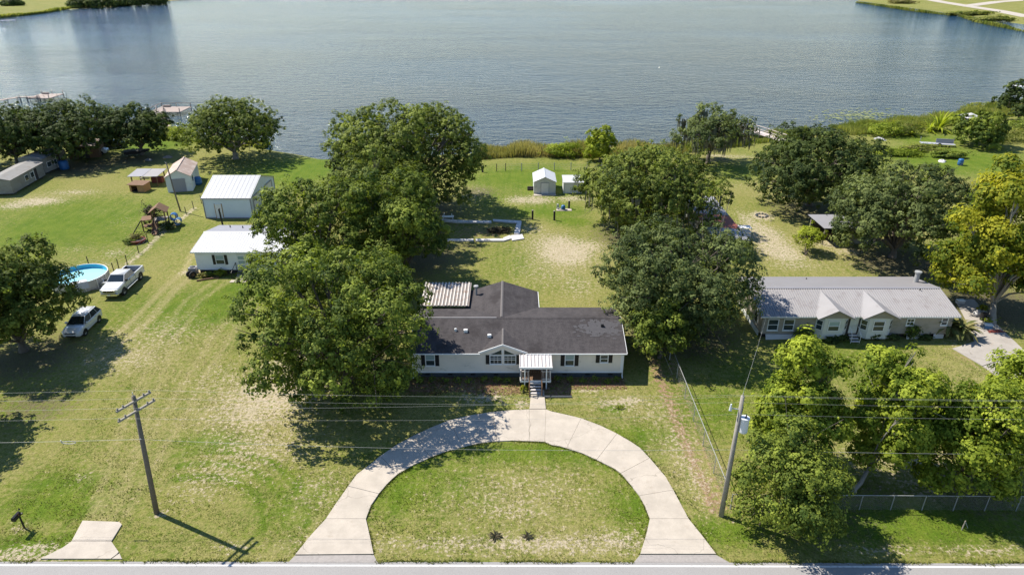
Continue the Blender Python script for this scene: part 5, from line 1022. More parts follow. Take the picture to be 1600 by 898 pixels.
def pickup(label, x, y, rz):
    t = thing('pickup_truck', label, 'truck', (x,y,0), rz)
    MB().loft([ring(3.02,0.86,0.62,1.10),ring(2.92,0.96,0.52,1.20),ring(2.2,1.0,0.50,1.28),ring(1.35,1.0,0.50,1.32),ring(-0.95,1.0,0.50,1.32)]).build('body','car_white',t,smooth=False)
    MB().plate([(1.4,-0.86,1.335),(2.85,-0.80,1.22),(2.85,0.80,1.22),(1.4,0.86,1.335)],0.04).build('hood','car_white',t)
    greenhouse(t,-0.92,1.45,-0.72,0.72,1.31,1.90,0.94,0.76,splits=(0.46,))
    b = MB(); b.box(-3.02,-0.97,-1.0,-0.90,0.55,1.32); b.box(-3.02,-0.97,0.90,1.0,0.55,1.32); b.box(-1.03,-0.965,-0.9,0.9,0.55,1.32); b.box(-3.04,-2.95,-0.9,0.9,0.58,1.30)
    bd = b.build('bed','car_white',t); MB().box(-2.95,-1.03,-0.9,0.9,0.60,0.66).build('bed_liner','black',bd); MB().box(-2.94,-1.04,-0.899,-0.86,0.7,1.3).box(-2.94,-1.04,0.86,0.899,0.7,1.3).build('liner_side','black',bd)
    for sx in (1.95,-1.95):
        for sy in (-1,1): arch(t, sx, sy*1.012, 0.43); wheel(t, sx, sy*0.90, 0.43, 0.28)
    MB().box(3.0,3.12,-0.62,0.62,0.80,1.10).build('grille','chrome',t); MB().box(3.121,3.135,-0.55,0.55,0.86,1.04).build('grille_mesh','black',t)
    for s in (-1,1):
        MB().box(2.95,3.06,s*0.80-0.15,s*0.80+0.15,0.84,1.12).build('headlight','lamp_glass',t); MB().box(-3.06,-3.0,s*0.93-0.07,s*0.93+0.07,0.85,1.2).build('tail_light','roof_red',t)
        MB().box(1.12,1.32,s*1.02,s*1.22,1.34,1.60).build('mirror','black',t); MB().tube([(1.3,s*1.0,0.42),(-1.1,s*1.0,0.42)],0.07,8).build('running_board','chrome',t)
        for hx in (0.35,-0.75): MB().box(hx,hx+0.18,s*1.004,s*1.03,1.12,1.17).build('door_handle','black',t)
    for s in (-1,1):
        for hx in (1.32,0.28,-0.9): MB().box(hx,hx+0.025,s*1.012,s*1.018,0.6,1.3).build('door_seam','black',t)
    MB().loft([ring(3.02,0.95,0.45,0.74,r=0.05),ring(3.22,0.85,0.47,0.72,r=0.05)]).build('bumper','chrome',t); MB().box(-3.22,-3.05,-0.92,0.92,0.5,0.68).build('bumper','chrome',t)
    MB().box(-2.6,2.6,-0.75,0.75,0.36,0.6).build('chassis','black',t); MB().box(3.222,3.235,-0.16,0.16,0.54,0.66).build('license_plate','white_paint',t)
    return t
def suv(name, label, x, y, rz, mat='car_white', cat='car'):
    t = thing(name, label, cat, (x,y,0), rz)
    MB().loft([ring(2.28,0.70,0.42,0.80),ring(2.12,0.84,0.32,0.95),ring(1.6,0.90,0.28,1.02),ring(0.9,0.91,0.26,1.08),ring(-1.6,0.91,0.26,1.08),ring(-2.15,0.86,0.32,1.06),ring(-2.28,0.78,0.42,0.98)]).build('body',mat,t)
    MB().loft([ring(1.0,0.80,0.98,1.115,0.7,0.03),ring(1.6,0.76,0.95,1.06,0.66,0.03),ring(2.12,0.66,0.86,0.965,0.55,0.03)]).build('hood',mat,t,smooth=True)
    greenhouse(t,-2.15,1.15,-1.75,0.30,1.06,1.60,0.86,0.64,mat,splits=(0.22,0.6))
    for sx in (1.36,-1.34):
        for sy in (-1,1): arch(t, sx, sy*0.922, 0.35); wheel(t, sx, sy*0.82, 0.35, 0.22)
    for s in (-1,1):
        MB().tube([(0.2,s*0.60,1.70),(-0.7,s*0.61,1.74),(-1.6,s*0.60,1.70)],0.025,6).build('roof_rail','steel',t)
        MB().box(2.02,2.2,s*0.62-0.16,s*0.62+0.16,0.72,0.86).build('headlight','lamp_glass',t); MB().box(0.75,0.92,s*0.9,s*1.08,1.08,1.24).build('mirror',mat,t); MB().box(-2.25,-2.12,s*0.72-0.1,s*0.72+0.1,0.8,1.05).build('tail_light','roof_red',t)
        for hx in (0.1,-0.9): MB().box(hx,hx+0.18,s*0.917,s*0.94,0.94,0.98).build('door_handle','steel',t)
    MB().box(2.2,2.3,-0.5,0.5,0.66,0.78).build('grille','black',t); MB().box(2.22,2.31,-0.45,0.45,0.40,0.52).build('air_intake','black',t)
    return t
pickup('white four door pickup parked beside the round pool', -43.15, 68.35, rad(-88))
suv('car', 'white sport utility car under the tree at the left edge', -42.35, 58.95, rad(-87))
x, y = at(149,241); suv('car', 'pale car in shade behind the leaning dark oak', x, y, rad(10))
x, y = at(176,231); suv('car', 'dark car in shade left of the dock oak', x, y, rad(20), 'car_dark')
t = thing('boat', 'small covered boat under the dock oak', 'boat', (*at(214,242),0.25), 0.3); MB().loft([[(-2,-0.7,0.5),(-2,0.7,0.5),(-2,0.45,0),(-2,-0.45,0)],[(0.8,-0.75,0.55),(0.8,0.75,0.55),(0.8,0.4,0),(0.8,-0.4,0)],[(2.3,-0.1,0.7),(2.3,0.1,0.7),(2.3,0.05,0.4),(2.3,-0.05,0.4)]]).build('hull','wood_dark',t); MB().loft([[(-2,-0.7,0.52),(-2,0.7,0.52),(-2,0.1,0.75),(-2,-0.1,0.75)],[(2.2,-0.1,0.72),(2.2,0.1,0.72),(2.2,0.03,0.8),(2.2,-0.03,0.8)]]).build('cover','roof_old_grey',t)

# ------------------------------------------------------------------ pool, playset and yard things on the left lot
pl = thing('swimming_pool', 'round above-ground pool with bright blue liner', 'pool', (-48.5, 69.4, 0))
MB().lathe([(2.82,0),(2.82,1.12)], 48).build('wall','pool_wall',pl,smooth=True); MB().lathe([(2.76,1.12),(2.74,0.05),(0.02,0.05)],48).build('liner','pool_liner',pl,smooth=True)
MB().lathe([(2.77,1.11),(2.78,1.14),(2.85,1.14),(2.86,1.11)],48).build('rim','white_paint',pl,smooth=False); MB().lathe([(2.742,0.62),(0.01,0.62)],48).build('water','pool_water',pl)
for i in range(14):
    a = i*2*math.pi/14; c, s = math.cos(a), math.sin(a); MB().tube([(2.88*c,2.88*s,0),(2.88*c,2.88*s,1.1)],0.05,6).build('upright','white_paint',pl)
cv = MB(); P0 = [(0.9,-2.75,1.19),(2.1,-2.0,1.19),(1.6,-1.5,1.19),(0.2,-2.3,1.17)]; cv.plate(P0,0.03); cv.plate([(0.9,-2.78,1.18),(2.1,-2.03,1.18),(2.3,-2.25,0.5),(1.1,-3.0,0.5)],0.03); cv.build('cover_flap','white_fabric',pl)['label'] = 'white cover folded over the pool rim'
MB().box(2.9,3.5,-1.2,-0.7,0,0.6).tube([(3.2,-0.95,0.6),(3.0,-0.8,0.9),(2.8,-0.7,0.9)],0.05,6).build('pump','steel',pl)
t = thing('plank', 'weathered board lying in front of the pool', 'plank', (*at(150,452),0.05), 0.35); MB().box(-1.6,1.6,-0.15,0.15,-0.04,0.04).build('board','wood_grey',t); MB().box(-1.2,-1.1,-0.2,0.2,0.041,0.08).build('batten','wood_grey',t)
ps = thing('playset', 'old wooden playset with a tower and blue slides', 'playset', (-47.9, 86.2, 0), 0.25)
for x in (-0.2,1.4):
    for y in (-0.2,1.4): MB().box(x-0.07,x+0.07,y-0.07,y+0.07,0,2.5).build('post','wood_brown',ps)
for i in range(8): MB().box(-0.25+i*0.215,-0.06+i*0.215,-0.25,1.45,1.2,1.26).build('deck_board','wood_grey',ps)
for s in (-1,1): MB().plate([(0.6,-0.5,3.2),(0.6+s*1.15,-0.5,2.4),(0.6+s*1.15,1.7,2.4),(0.6,1.7,3.2)] if s > 0 else [(0.6-0.002,1.7,3.2),(0.6-1.15,1.7,2.4),(0.6-1.15,-0.5,2.4),(0.6-0.002,-0.5,3.2)],0.06).build('roof_slope','wood_brown',ps)
MB().plate([(-1.6,-0.6,1.55),(-0.3,-0.6,1.6),(-0.3,0.8,1.75),(-1.6,0.8,1.7)],0.06).build('awning','wood_brown',ps)
for x, y in ((-1.5,-0.5),(-1.5,0.7)): MB().box(x-0.06,x+0.06,y-0.06,y+0.06,0,1.6).build('post','wood_brown',ps)
MB().box(-1.5,-0.3,-0.5,0.7,0.55,0.62).build('platform','wood_brown',ps)
def slide(pts, w, mat):
    m = MB()
    for a, b in zip(pts[:-1], pts[1:]):
        m.plate([(a[0]-w,a[1],a[2]),(a[0]+w,a[1],a[2]),(b[0]+w,b[1],b[2]),(b[0]-w,b[1],b[2])],0.03)
        for s in (-1,1): m.box(min(a[0],b[0])+s*w-0.02,max(a[0],b[0])+s*w+0.02,min(a[1],b[1]),max(a[1],b[1]),min(a[2],b[2]),max(a[2],b[2])+0.15)
    m.build('slide',mat,ps)
slide([(0.2,-0.25,1.3),(0.2,-0.8,1.2),(0.2,-1.5,0.6),(0.2,-2.1,0.2),(0.2,-2.5,0.15)],0.3,'wood_brown')
MB().lathe([(0.45,0),(0.5,0.1),(0.5,0.9),(0.45,1.0)],16,(2.1,0.9,1.1),'y').build('tube_slide','blue_plastic',ps,smooth=True); MB().lathe([(0.46,0),(0.5,0.1),(0.5,0.8),(0.46,0.9)],16,(2.6,0.4,0.6),'y').build('tube_slide','blue_pale',ps,smooth=True)
MB().tube([(-1.6,-0.6,1.5),(-2.7,-1.1,0)],0.06,6).tube([(-1.6,0.2,1.5),(-2.7,-0.3,0)],0.06,6).build('ladder_rail','wood_dark',ps)
for k in range(5): f = (k+1)/6; MB().tube([(-1.6-1.1*f,-0.6-0.5*f,1.5-1.5*f),(-1.6-1.1*f,0.2-0.5*f,1.5-1.5*f)],0.04,6).build('rung','wood_dark',ps)
foliage_clump('vine','brown tangle of vines over the playset tower',*at(243,350),1.3,1.1,2.6,'leaf_drypalm',260,8,0.17)
x, y = at(264,358); foliage_clump('shrub','dark shrub at the right foot of the playset',x,y,1.0,0.8,1.0,'leaf_dark',160,8,0.16)
t = thing('planter', 'round red planter in front of the playset', 'planter', (*at(215,378),0)); MB().lathe([(0.02,0),(0.9,0),(1.05,0.4),(0.95,0.42),(0.85,0.3),(0.02,0.3)],20).build('pot','red_brown',t); MB().lathe([(0.84,0.3),(0.02,0.34)],16).build('soil','wood_dark',t)
foliage_clump('shrub','pale flowering plant in the red planter',*at(214,376),0.9,0.7,0.9,'leaf_reed',140,7,0.14)
x, y = at(203,381); foliage_clump('shrub','grassy shrub left of the red planter',x,y,0.9,0.7,0.6,'leaf_green',130,7,0.14)
for px, py, nm, lab, mt, h in ((348,352,'gate_post','dark post standing between garage and white house','wood_dark',2.4),):
    x, y = at(px, py); t = thing(nm, lab, 'post', (x,y,0)); MB().tube([(0,0,-0.1),(-0.1,0,h)],0.12,8).build('shaft',mt,t); MB().tube([(-0.1,0,h),(-0.1,0,h+0.06)],[0.14,0.05],8).build('cap','black',t)
# wire fence of the left lot
fp = [at(*p) for p in ((105,433),(140,417),(178,424),(186,421),(199,414),(217,396),(232,380),(249,369),(265,357),(276,347),(291,335),(303,327),(315,318))]
wf = thing('wire_fence', 'wire fence on leaning dark posts beside the playset', 'fence', (*fp[2],0)); o = wf.location
for i, (x, y) in enumerate(fp): h = 1.25+0.15*math.sin(i*2.3); MB().tube([(x,y,-0.1),(x+0.05*math.sin(i*5),y,h)],0.055,6).build('post','wood_dark',wf,off=o)
for z in (0.35,0.7,1.05):
    m = MB()
    for (a, b), (c, d) in zip(fp[:-1], fp[1:]): m.tube([(a,b,z),(c,d,z)],0.006,4,cap=False)
    m.build('wire_strand','steel',wf,off=o)

# ------------------------------------------------------------------ chain link fences
def chainlink(label, pts, h, step, sag=0.0, gate=False):
    t = thing('chain_link_fence', label, 'fence', (*pts[0],0)); o = t.location; posts = []
    for a, b in zip(pts[:-1], pts[1:]):
        a = Vector((*a,0)); b = Vector((*b,0)); L = (b-a).length; n = max(1, round(L/step)); u = (b-a)/L
        for i in range(n+1):
            p = a+(b-a)*i/n
            if posts and (posts[-1]-p).length < 0.3: continue
            posts.append(p); r = 0.045 if i in (0,n) else 0.03
            m = MB().tube([p+Vector((0,0,-0.1)), p+Vector((0,0,h+0.03))], r, 7); m.build('post','galvanized',t,off=o)
        MB().tube([a+Vector((0,0,h)), b+Vector((0,0,h))],0.025,6).build('top_rail','galvanized',t,off=o)
        m = MB(); pitch = 0.13; k = int((L+h)/pitch); w = 0.0026; nrm = Vector((-u.y,u.x,0))*0.004
        for i in range(k):
            for s in (0,1):
                s0 = i*pitch-h; q0 = max(0,s0); q1 = min(L,s0+h)
                if q1 <= q0: continue
                z0, z1 = q0-s0, q1-s0
                if s: z0, z1 = h-z0, h-z1
                A = a+u*q0+Vector((0,0,z0+0.02)); B = a+u*q1+Vector((0,0,z1+0.02)); d = (B-A).normalized(); sd = d.cross(Vector((-u.y,u.x,0))).normalized()*w
                m.add([A-sd,A+sd,B+sd,B-sd],[(0,1,2,3)])
        m.build('wire_mesh','galvanized',t,off=o)
    return t
chainlink('chain link fence running from the right pole up beside the cream house', [(14.4,53.2),(14.4,35.0)], 1.5, 3.0)
chainlink('chain link fence along the road under the bright maples', [(14.6,34.55),(19,34.5),(44,34.3)], 1.25, 2.15)
bf = thing('wire_fence', 'wire fence with thin dark posts before the reeds', 'fence', (3,114.5,0)); o = bf.location
bp = [at(*p) for p in ((754,269),(776,268),(790,267),(815,267),(841,266.5),(866,266),(892,266),(917,266),(940,266))]
for i, (x, y) in enumerate(bp): MB().tube([(x,y,-0.1),(x,y,1.35 if i else 1.1)],0.06 if i else 0.16,6).build('post','wood_dark' if i < 3 else 'metal_dull',bf,off=o)
for z in (0.3,0.6,0.9,1.2):
    m = MB()
    for (a, b), (c, d) in zip(bp[1:-1], bp[2:]): m.tube([(a,b,z),(c,d,z)],0.01,4,cap=False)
    m.build('wire_strand','metal_dull',bf,off=o)

# ------------------------------------------------------------------ utility poles and wires
PLx, PLy = at(244,801); PRx, PRy = at(1127,805)
def arm(t, c, d, L, name='crossarm'):
    c = Vector(c); d = Vector(d).normalized(); s = Vector((-d.y,d.x,0))*0.055
    m = MB(); a = c-d*L/2; b = c+d*L/2; up = Vector((0,0,0.06))
    m.hexa([a-s-up,b-s-up,b+s-up,a+s-up],[a-s+up,b-s+up,b+s+up,a+s+up]); ar = m.build(name,'wood_arm',t)
    for f in (-0.46,-0.30,0.30,0.46):
        p = c+d*L*f; MB().lathe([(0.02,0.06),(0.06,0.08),(0.035,0.11),(0.065,0.14),(0.03,0.19),(0.005,0.19)],10,tuple(p)).build('insulator','wood_grey',ar)
    return a, b
lp = thing('utility_pole', 'dark wooden pole with two crossarms on the left lawn', 'utility pole', (PLx,PLy,0))
tp = Vector((0.75,0,9.35)); MB().tube([(0,0,-0.4),(0.38,0,4.6),tp],[0.17,0.15,0.12],12).build('shaft','wood_pole',lp,smooth=True)
ad = (0.46,0.89,0); a1 = tp+Vector((0.02,-0.14,-0.32)); a2 = tp+Vector((0.05,-0.14,-0.98)); arm(lp,a1,ad,2.3); arm(lp,a2,ad,2.5)
MB().tube([tp,tp+Vector((0,0,0.25))],[0.03,0.03],6).build('pole_pin','steel',lp); MB().tube([(0.53,0.02,6.25),(0.53,-0.2,6.25)],0.035,6).build('cable_bracket','steel',lp)
rp = thing('utility_pole', 'pale wooden pole with a grey transformer at the chain link fence', 'utility pole', (PRx,PRy,0))
tq = Vector((0.02,0,9.5)); MB().tube([(0,0,-0.4),(0.0,0,4.6),tq],[0.17,0.15,0.115],12).build('shaft','wood_pole_pale',rp,smooth=True)
tc = Vector((0.36,-0.12,0)); tr_ = MB().lathe([(0.02,6.95),(0.24,6.95),(0.26,7.0),(0.26,7.95),(0.28,7.96),(0.28,8.02),(0.02,8.08)],20,(tc.x,tc.y,0)).build('transformer','transformer',rp,smooth=False)
MB().tube([(tc.x,tc.y-0.1,8.05),(tc.x,tc.y-0.1,8.35)],[0.05,0.03],8).build('bushing','wood_dark',tr_); MB().box(0.08,0.14,-0.2,0.0,7.1,7.9).build('mounting','steel',tr_)
MB().tube([(-0.1,0,8.55),(-0.55,0.1,8.55)],0.03,6).build('bracket','steel',rp); MB().tube([(-0.55,0.1,8.4),(-0.55,0.1,8.85)],[0.1,0.05],8).build('fuse_cutout','transformer',rp); MB().tube([(0.12,0,8.3),(0.14,0,8.75)],0.05,6).build('arrester','wood_dark',rp)
MB().tube([tq,tq+Vector((0,0,0.22))],0.03,6).build('pole_pin','steel',rp)
def wire(name, label, pts, sag, r, mat, group=None):
    m = MB(); full = []
    for a, b in zip(pts[:-1], pts[1:]):
        a = Vector(a); b = Vector(b); k = 14
        full += [a+(b-a)*(i/k)-Vector((0,0,4*sag*(i/k)*(1-i/k))) for i in range(k)]
    full.append(Vector(pts[-1])); o0 = full[0]
    ob = m.tube([p-o0 for p in full], r, 5).build(name, mat); ob.location = o0; tag(ob, label, 'cable', group); return ob
Wl = lambda c, d, L, f: Vector((PLx,PLy,0))+c+Vector(d).normalized()*L*f+Vector((0,0,0.2))
for lab, p, rz_ in (('overhead power line farthest from the road, highest in view', Wl(a1,ad,2.3,0.46), 9.45), ('second overhead power line from the top', Wl(a2,ad,2.5,0.46), 8.9), ('third overhead power line from the top', Wl(a1,ad,2.3,-0.46), 9.7), ('fourth overhead power line from the top', Wl(a2,ad,2.5,-0.46), 8.4)):
    r0 = Vector((PRx+0.0, PRy+(p.y-PLy)*0.25, rz_)); wire('power_line', lab, [(-62.0,p.y-0.2,p.z+0.1), tuple(p), tuple(r0), (52,r0.y-0.3,r0.z)], 0.3, 0.0036, 'wire_white', 'power lines along the road')
wire('telephone_cable', 'lowest thick cable strung between the two poles', [(-62,PLy-0.2,6.2),(PLx+0.53,PLy-0.2,6.25),(PRx-0.02,PRy-0.16,5.6),(52,PRy-0.3,5.7)], 0.35, 0.0075, 'wire')
x = -27.6; lo_ = thing('cable_loop','small coiled loop hanging on the lowest cable','cable loop',(x,PLy-0.2,6.0)); MB().tube([(0.45*math.cos(a*0.5236),0,0.1*math.sin(a*0.5236)) for a in range(13)],0.022,5).build('loop','wire_white',lo_); MB().tube([(-0.45,0,0),(-0.45,0,0.16)],0.03,6).build('clamp','steel',lo_)
wire('service_cable', 'twisted service cable from the right pole to the grey roofed house', [(PRx,PRy+0.1,9.3),(24.4,57.4,3.4)], 0.5, 0.007, 'wire_white')
gx0, gy0 = at(1051,585); wire('guy_wire', 'pale stay wire slanting from the oak to the lawn', [(gx0,gy0,0.02),(12.3,56.5,3.6)], 0.0, 0.009, 'wire_white')
bpx, bpy_ = at(282,330); t = thing('utility_pole','thin bare pole beside the old shed','utility pole',(bpx,bpy_,0)); MB().tube([(0,0,-0.2),(-0.3,0,3.5),(-0.5,0,7.2)],[0.12,0.1,0.08],10).build('shaft','wood_pole',t,smooth=True); MB().tube([(-0.5,0,7.0),(-0.7,0,7.3)],[0.05,0.03],6).build('lamp_bracket','steel',t)

# ------------------------------------------------------------------ roadside and back garden
mx, my = at(38,824); t = thing('mailbox','black mailbox on a post by the road at far left','mailbox',(mx,my,0),0.0)
MB().tube([(0,0,-0.1),(-0.02,0,1.15)],0.055,8).build('post','black',t); MB().box(-0.06,0.06,-0.5,0.25,1.0,1.06).build('bracket','black',t)
bxr = [(-0.12,1.06),(0.12,1.06),(0.12,1.26),(0.085,1.34),(0,1.38),(-0.085,1.34),(-0.12,1.26)]; MB().prismy(bxr,-0.55,0.05).build('box','black',t); MB().box(-0.115,0.115,-0.565,-0.552,1.08,1.28).build('door','black',t); MB().box(0.122,0.135,-0.2,-0.16,1.2,1.42).build('flag','roof_red',t); MB().lathe([(0.05,1.38),(0.06,1.45),(0.01,1.5)],8,(0,0.15,0)).build('finial','black',t)
sx_, sy_ = at(1503,827); t = thing('marker_post','small leaning marker post on the shaded verge','post',(sx_,sy_,0)); MB().tube([(0,0,-0.1),(0.02,0,0.75)],0.04,6).build('post','wood_grey',t); MB().tube([(0.02,0,0.7),(0.3,-0.05,0.2)],0.025,5).build('brace','galvanized',t)
# two small white sheds
s2 = gable_shed('shed','white gabled shed, left of the two small sheds',5.05,101.2,0,3.35,4.6,2.0,2.75,'siding_pale','metal_white',group='white sheds in the back garden')
d = MB().box(-0.55,0.6,-0.05,0,0.05,1.75).build('door','white_paint',s2); MB().box(-0.6,-0.552,-0.06,0,0.03,1.8).box(0.602,0.65,-0.06,0,0.03,1.8).box(-0.552,0.602,-0.06,0,1.752,1.8).build('frame','metal_dull',d); MB().box(-1.7,1.7,-0.9,-0.06,-0.02,0.04).build('sill_slab','concrete',s2)
s3 = thing('shed','white flat roofed shed, right of the two small sheds','shed',(9.45,101.5,0),0,'white sheds in the back garden')
MB().box(-1.5,1.5,0,2.6,0,1.75).build('wall','siding_pale',s3); MB().plate([(-1.6,-0.2,1.80),(1.6,-0.2,1.80),(1.6,2.8,2.1),(-1.6,2.8,2.1)],0.06).build('roof','metal_white',s3); MB().box(-1.3,-0.1,-0.04,0,0.03,1.6).build('door','white_paint',s3); MB().box(0.0,1.3,-0.04,0,0.03,1.6).build('door','siding_pale',s3)
# walled bed with a white coping
rb_ = thing('raised_bed','long low bed edged with white concrete behind the cream house','raised bed',(-4,85.5,0)); o = rb_.location
for pts in (((690,377.5),(740,377.5),(740,374.6),(690,374.6)), ((743,377.8),(788,377.8),(789,374.4),(743,374.8)), ((788,377.5),(800,374),(797,369),(786,373)), ((800,377),(819,374),(816,367),(798,369)), ((812,367),(815,347.5),(808,346),(803,367)), ((815,346.5),(770,344),(770,346.5),(805,349.5)), ((768,346.5),(715,345.5),(715,348.5),(768,349.5)), ((715,345.5),(690,343),(690,346),(715,348.5))):
    MB().slab(shrink([at(*p) for p in pts],0.02)[::-1] if False else shrink([at(*p) for p in pts],0.02),-0.05,0.16+random.uniform(-.03,.03)).build('coping','coping',rb_,off=o)
x, y = at(783,363); foliage_clump('shrub','dark heap of brush inside the white edged bed',x,y,1.6,0.9,0.6,'leaf_drypalm',200,8,0.16)
x, y = at(700,343); t = thing('broken_chair','pile of white broken furniture behind the white edged bed','rubble',(x,y,0)); MB().box(-0.8,0.8,-0.3,0.3,0.4,0.5).build('seat','white_paint',t); MB().tube([(-0.7,0,0),(-0.5,0.2,0.9)],0.05,6).tube([(0.7,0,0),(0.5,0.2,0.8)],0.05,6).build('leg','white_paint',t)
for px, py, h, lab in ((832,343,1.35,'left of two dark posts in the back lawn'),(866,344,1.35,'right of two dark posts in the back lawn'),(889,326,1.2,'dark post beside the blue well tank')):
    x, y = at(px, py); t = thing('post',lab,'post',(x,y,0)); MB().tube([(0,0,-0.1),(0,0,h)],0.14,8).build('shaft','wood_dark',t); MB().tube([(0,0,h),(0,0,h+0.05)],[0.16,0.1],8).build('cap','wood_grey',t)
t = thing('well_pump','blue well tank on a pale pad in the back lawn','well pump',(*at(880,328),0)); MB().box(-1.0,1.2,-0.5,0.4,-0.02,0.07).build('pad','concrete',t); MB().lathe([(0.02,0.07),(0.26,0.07),(0.3,0.15),(0.3,0.6),(0.2,0.72),(0.02,0.74)],16).build('tank','blue_plastic',t,smooth=True); MB().tube([(-0.3,0,0.3),(-0.8,0,0.3),(-0.8,0,0.07)],0.05,6).build('pipe','white_paint',t); MB().lathe([(0.02,0.07),(0.16,0.07),(0.16,0.8),(0.02,0.85)],12,(-0.8,0.2,0)).build('filter','steel',t)
t = thing('log_pile','short log pile left of the white gabled shed','logs',(*at(829,297),0))
for i, (yy, zz) in enumerate(((0,0.15),(0.32,0.15),(0.16,0.42))): MB().tube([(-0.5,yy,zz),(0.5,yy,zz)],0.15,8).build('log','wood_dark',t)
# long shed under the oaks
ls = thing('long_shed','long low shed with red and grey roof under the mossy oak','shed',(26.4,84.5,0)); o = ls.location
MB().box(24.5,28.2,76.5,92.5,0,2.3).build('wall','siding_old',ls,off=o)
for a, b, mt in ((76.2,80.0,'metal_dull'),(80.02,85.0,'roof_red'),(85.02,92.8,'metal_dull')): MB().plate([(24.2,a,2.75),(28.6,a,2.4),(28.6,b,2.4),(24.2,b,2.75)],0.05).build('roof_sheet',mt,ls,off=o)
for a in (77.5,81,84.5,88,91): MB().box(28.2,28.24,a,a+1.1,0.9,1.9).build('window','white_paint',ls,off=o)
x, y = at(1159,372); t = thing('metal_rack','white metal rack at the near end of the long shed','rack',(x,y,0))
for a in (-0.9,0.9):
    for b in (-0.5,0.5): MB().tube([(a,b,0),(a,b,1.6)],0.035,6).build('leg','white_paint',t)
for z in (0.5,1.0,1.55): MB().box(-0.95,0.95,-0.55,0.55,z,z+0.04).build('shelf','white_paint',t)
# shelter
sh = thing('shelter','open shelter with dark sheet roof under the grey green oak','shelter',(41.2,80.6,0)); o = sh.location
MB().plate([(39.3,80.4,2.35),(43.6,80.4,2.35),(43.2,84.8,2.6),(38.9,84.8,2.6)],0.06).build('roof','metal_dull',sh,off=o)
for x, y in ((39.6,80.8),(43.2,80.8),(39.3,84.4),(42.9,84.4)): MB().box(x-0.06,x+0.06,y-0.06,y+0.06,0,2.3).build('post','wood_grey',sh,off=o)
MB().box(39.5,43.0,84.2,84.3,0,2.3).build('back_wall','wood_dark',sh,off=o); MB().box(43.3,46.5,81.0,84.0,0,2.1).build('side_room','siding_old',sh,off=o)
for k in range(3): MB().box(39.9+k*0.9,40.5+k*0.9,82.5,83.2,0,0.8).build('stored_box','wood_brown',sh,off=o)
t = thing('fire_pit','ring of ash in the round sandy pit','fire pit',(35.4,91.4,0))
for k in range(11):
    a = k*0.571; MB().lathe([(0.02,0),(0.16,0.0),(0.18,0.1),(0.1,0.18),(0.01,0.19)],7,(0.75*math.cos(a),0.75*math.sin(a),0)).build('stone','skirt',t)
# ------------------------------------------------------------------ docks and lakeside
def dock(label, pts, w, z, plat=None, mat='wood_dock', rails=True):
    t = thing('dock', label, 'dock', (*pts[0],WATER_Z)); o = t.location
    for a, b in zip(pts[:-1], pts[1:]):
        a = Vector((*a,0)); b = Vector((*b,0)); u = (b-a).normalized(); s = Vector((-u.y,u.x,0))*w/2; L = (b-a).length
        MB().hexa([a-s+Vector((0,0,z-0.12)),b-s+Vector((0,0,z-0.12)),b+s+Vector((0,0,z-0.12)),a+s+Vector((0,0,z-0.12))],[a-s+Vector((0,0,z)),b-s+Vector((0,0,z)),b+s+Vector((0,0,z)),a+s+Vector((0,0,z))]).build('walkway',mat,t,off=o)
        n = max(2, int(L/2.6))
        for i in range(n+1):
            for q in (-1,1):
                p = a+u*(0.1+(L-0.2)*i/n)+s*q*0.97; MB().tube([(p.x,p.y,-2.4),(p.x,p.y,z+(0.95 if rails else 0.2))],0.08,6).build('pile','wood_grey',t,off=o)
        if rails:
            for q in (-1,1): MB().tube([a+s*q*0.97+Vector((0,0,z+0.9)),b+s*q*0.97+Vector((0,0,z+0.9))],0.06,6).build('handrail',mat,t,off=o)
    if plat:
        x0,x1,y0,y1 = plat; MB().box(x0,x1,y0,y1,z-0.14,z+0.02).build('platform',mat,t,off=o)
        for x in (x0+0.15,(x0+x1)/2,x1-0.15):
            for y in (y0+0.15,y1-0.15): MB().tube([(x,y,-2.4),(x,y,z+0.9)],0.1,6).build('pile','wood_grey',t,off=o)
        if rails: MB().box(x0,x1,y1-0.12,y1-0.04,z+0.8,z+0.9).box(x0,x0+0.1,y0,y1-0.12,z+0.8,z+0.9).build('railing',mat,t,off=o)
        MB().box(x0+0.8,x0+2.4,y1-0.9,y1-0.4,z+0.02,z+0.45).build('bench',mat,t,off=o)
    return t
dock('long dock reaching into the lake at the left edge', [(-150,168),at(-30,166),at(28,151,0.8),at(60,153,0.3)], 1.4, 0.7, None, 'wood_dock', False)
p = at(72,150,0.3); dock('square platform at the end of the long dock', [at(58,153,0.3),(p[0],p[1])], 1.6, 0.25, (p[0]-3.4,p[0]+2.6,p[1]-3,p[1]+3.4), 'wood_dock', False)
p = at(266,171,0.3); dock('short wooden dock with rails between the left oaks', [at(262,200),at(250,183,0.3),(p[0]-2.4,p[1])], 1.5, 0.3, (p[0]-3.6,p[0]+3.6,p[1]-3.0,p[1]+3.4))
dock('railed dock walkway behind the moss hung tree', [at(1225,222,0.4),at(1192,211,0.4),at(1158,200,0.4)], 2.0, 0.7, None, 'wood_dock_pale')
dock('low dock behind the darkest round oak', [at(1240,216,0.2),at(1205,204,0.2)], 1.5, 0.1, None, 'wood_dock', False)
dock('tiny far dock by the left bank', [at(0,34),at(24,33)], 2.5, 0.6, None, 'wood_grey', False)
p = at(1583,136); dock('pale dock by the shore tree at the right edge', [(p[0]+6,p[1]-4),(p[0]-1,p[1]+1)], 2.2, 0.4, None, 'white_paint', False)
cx, cy = at(1512,198); t = thing('canopy','white pop-up canopy beside the dense round tree','canopy',(cx,cy,-0.05))
for x in (-1.5,1.5):
    for y in (-1.5,1.5): MB().tube([(x,y,0),(x,y,2.2)],0.04,6).build('leg','steel',t)
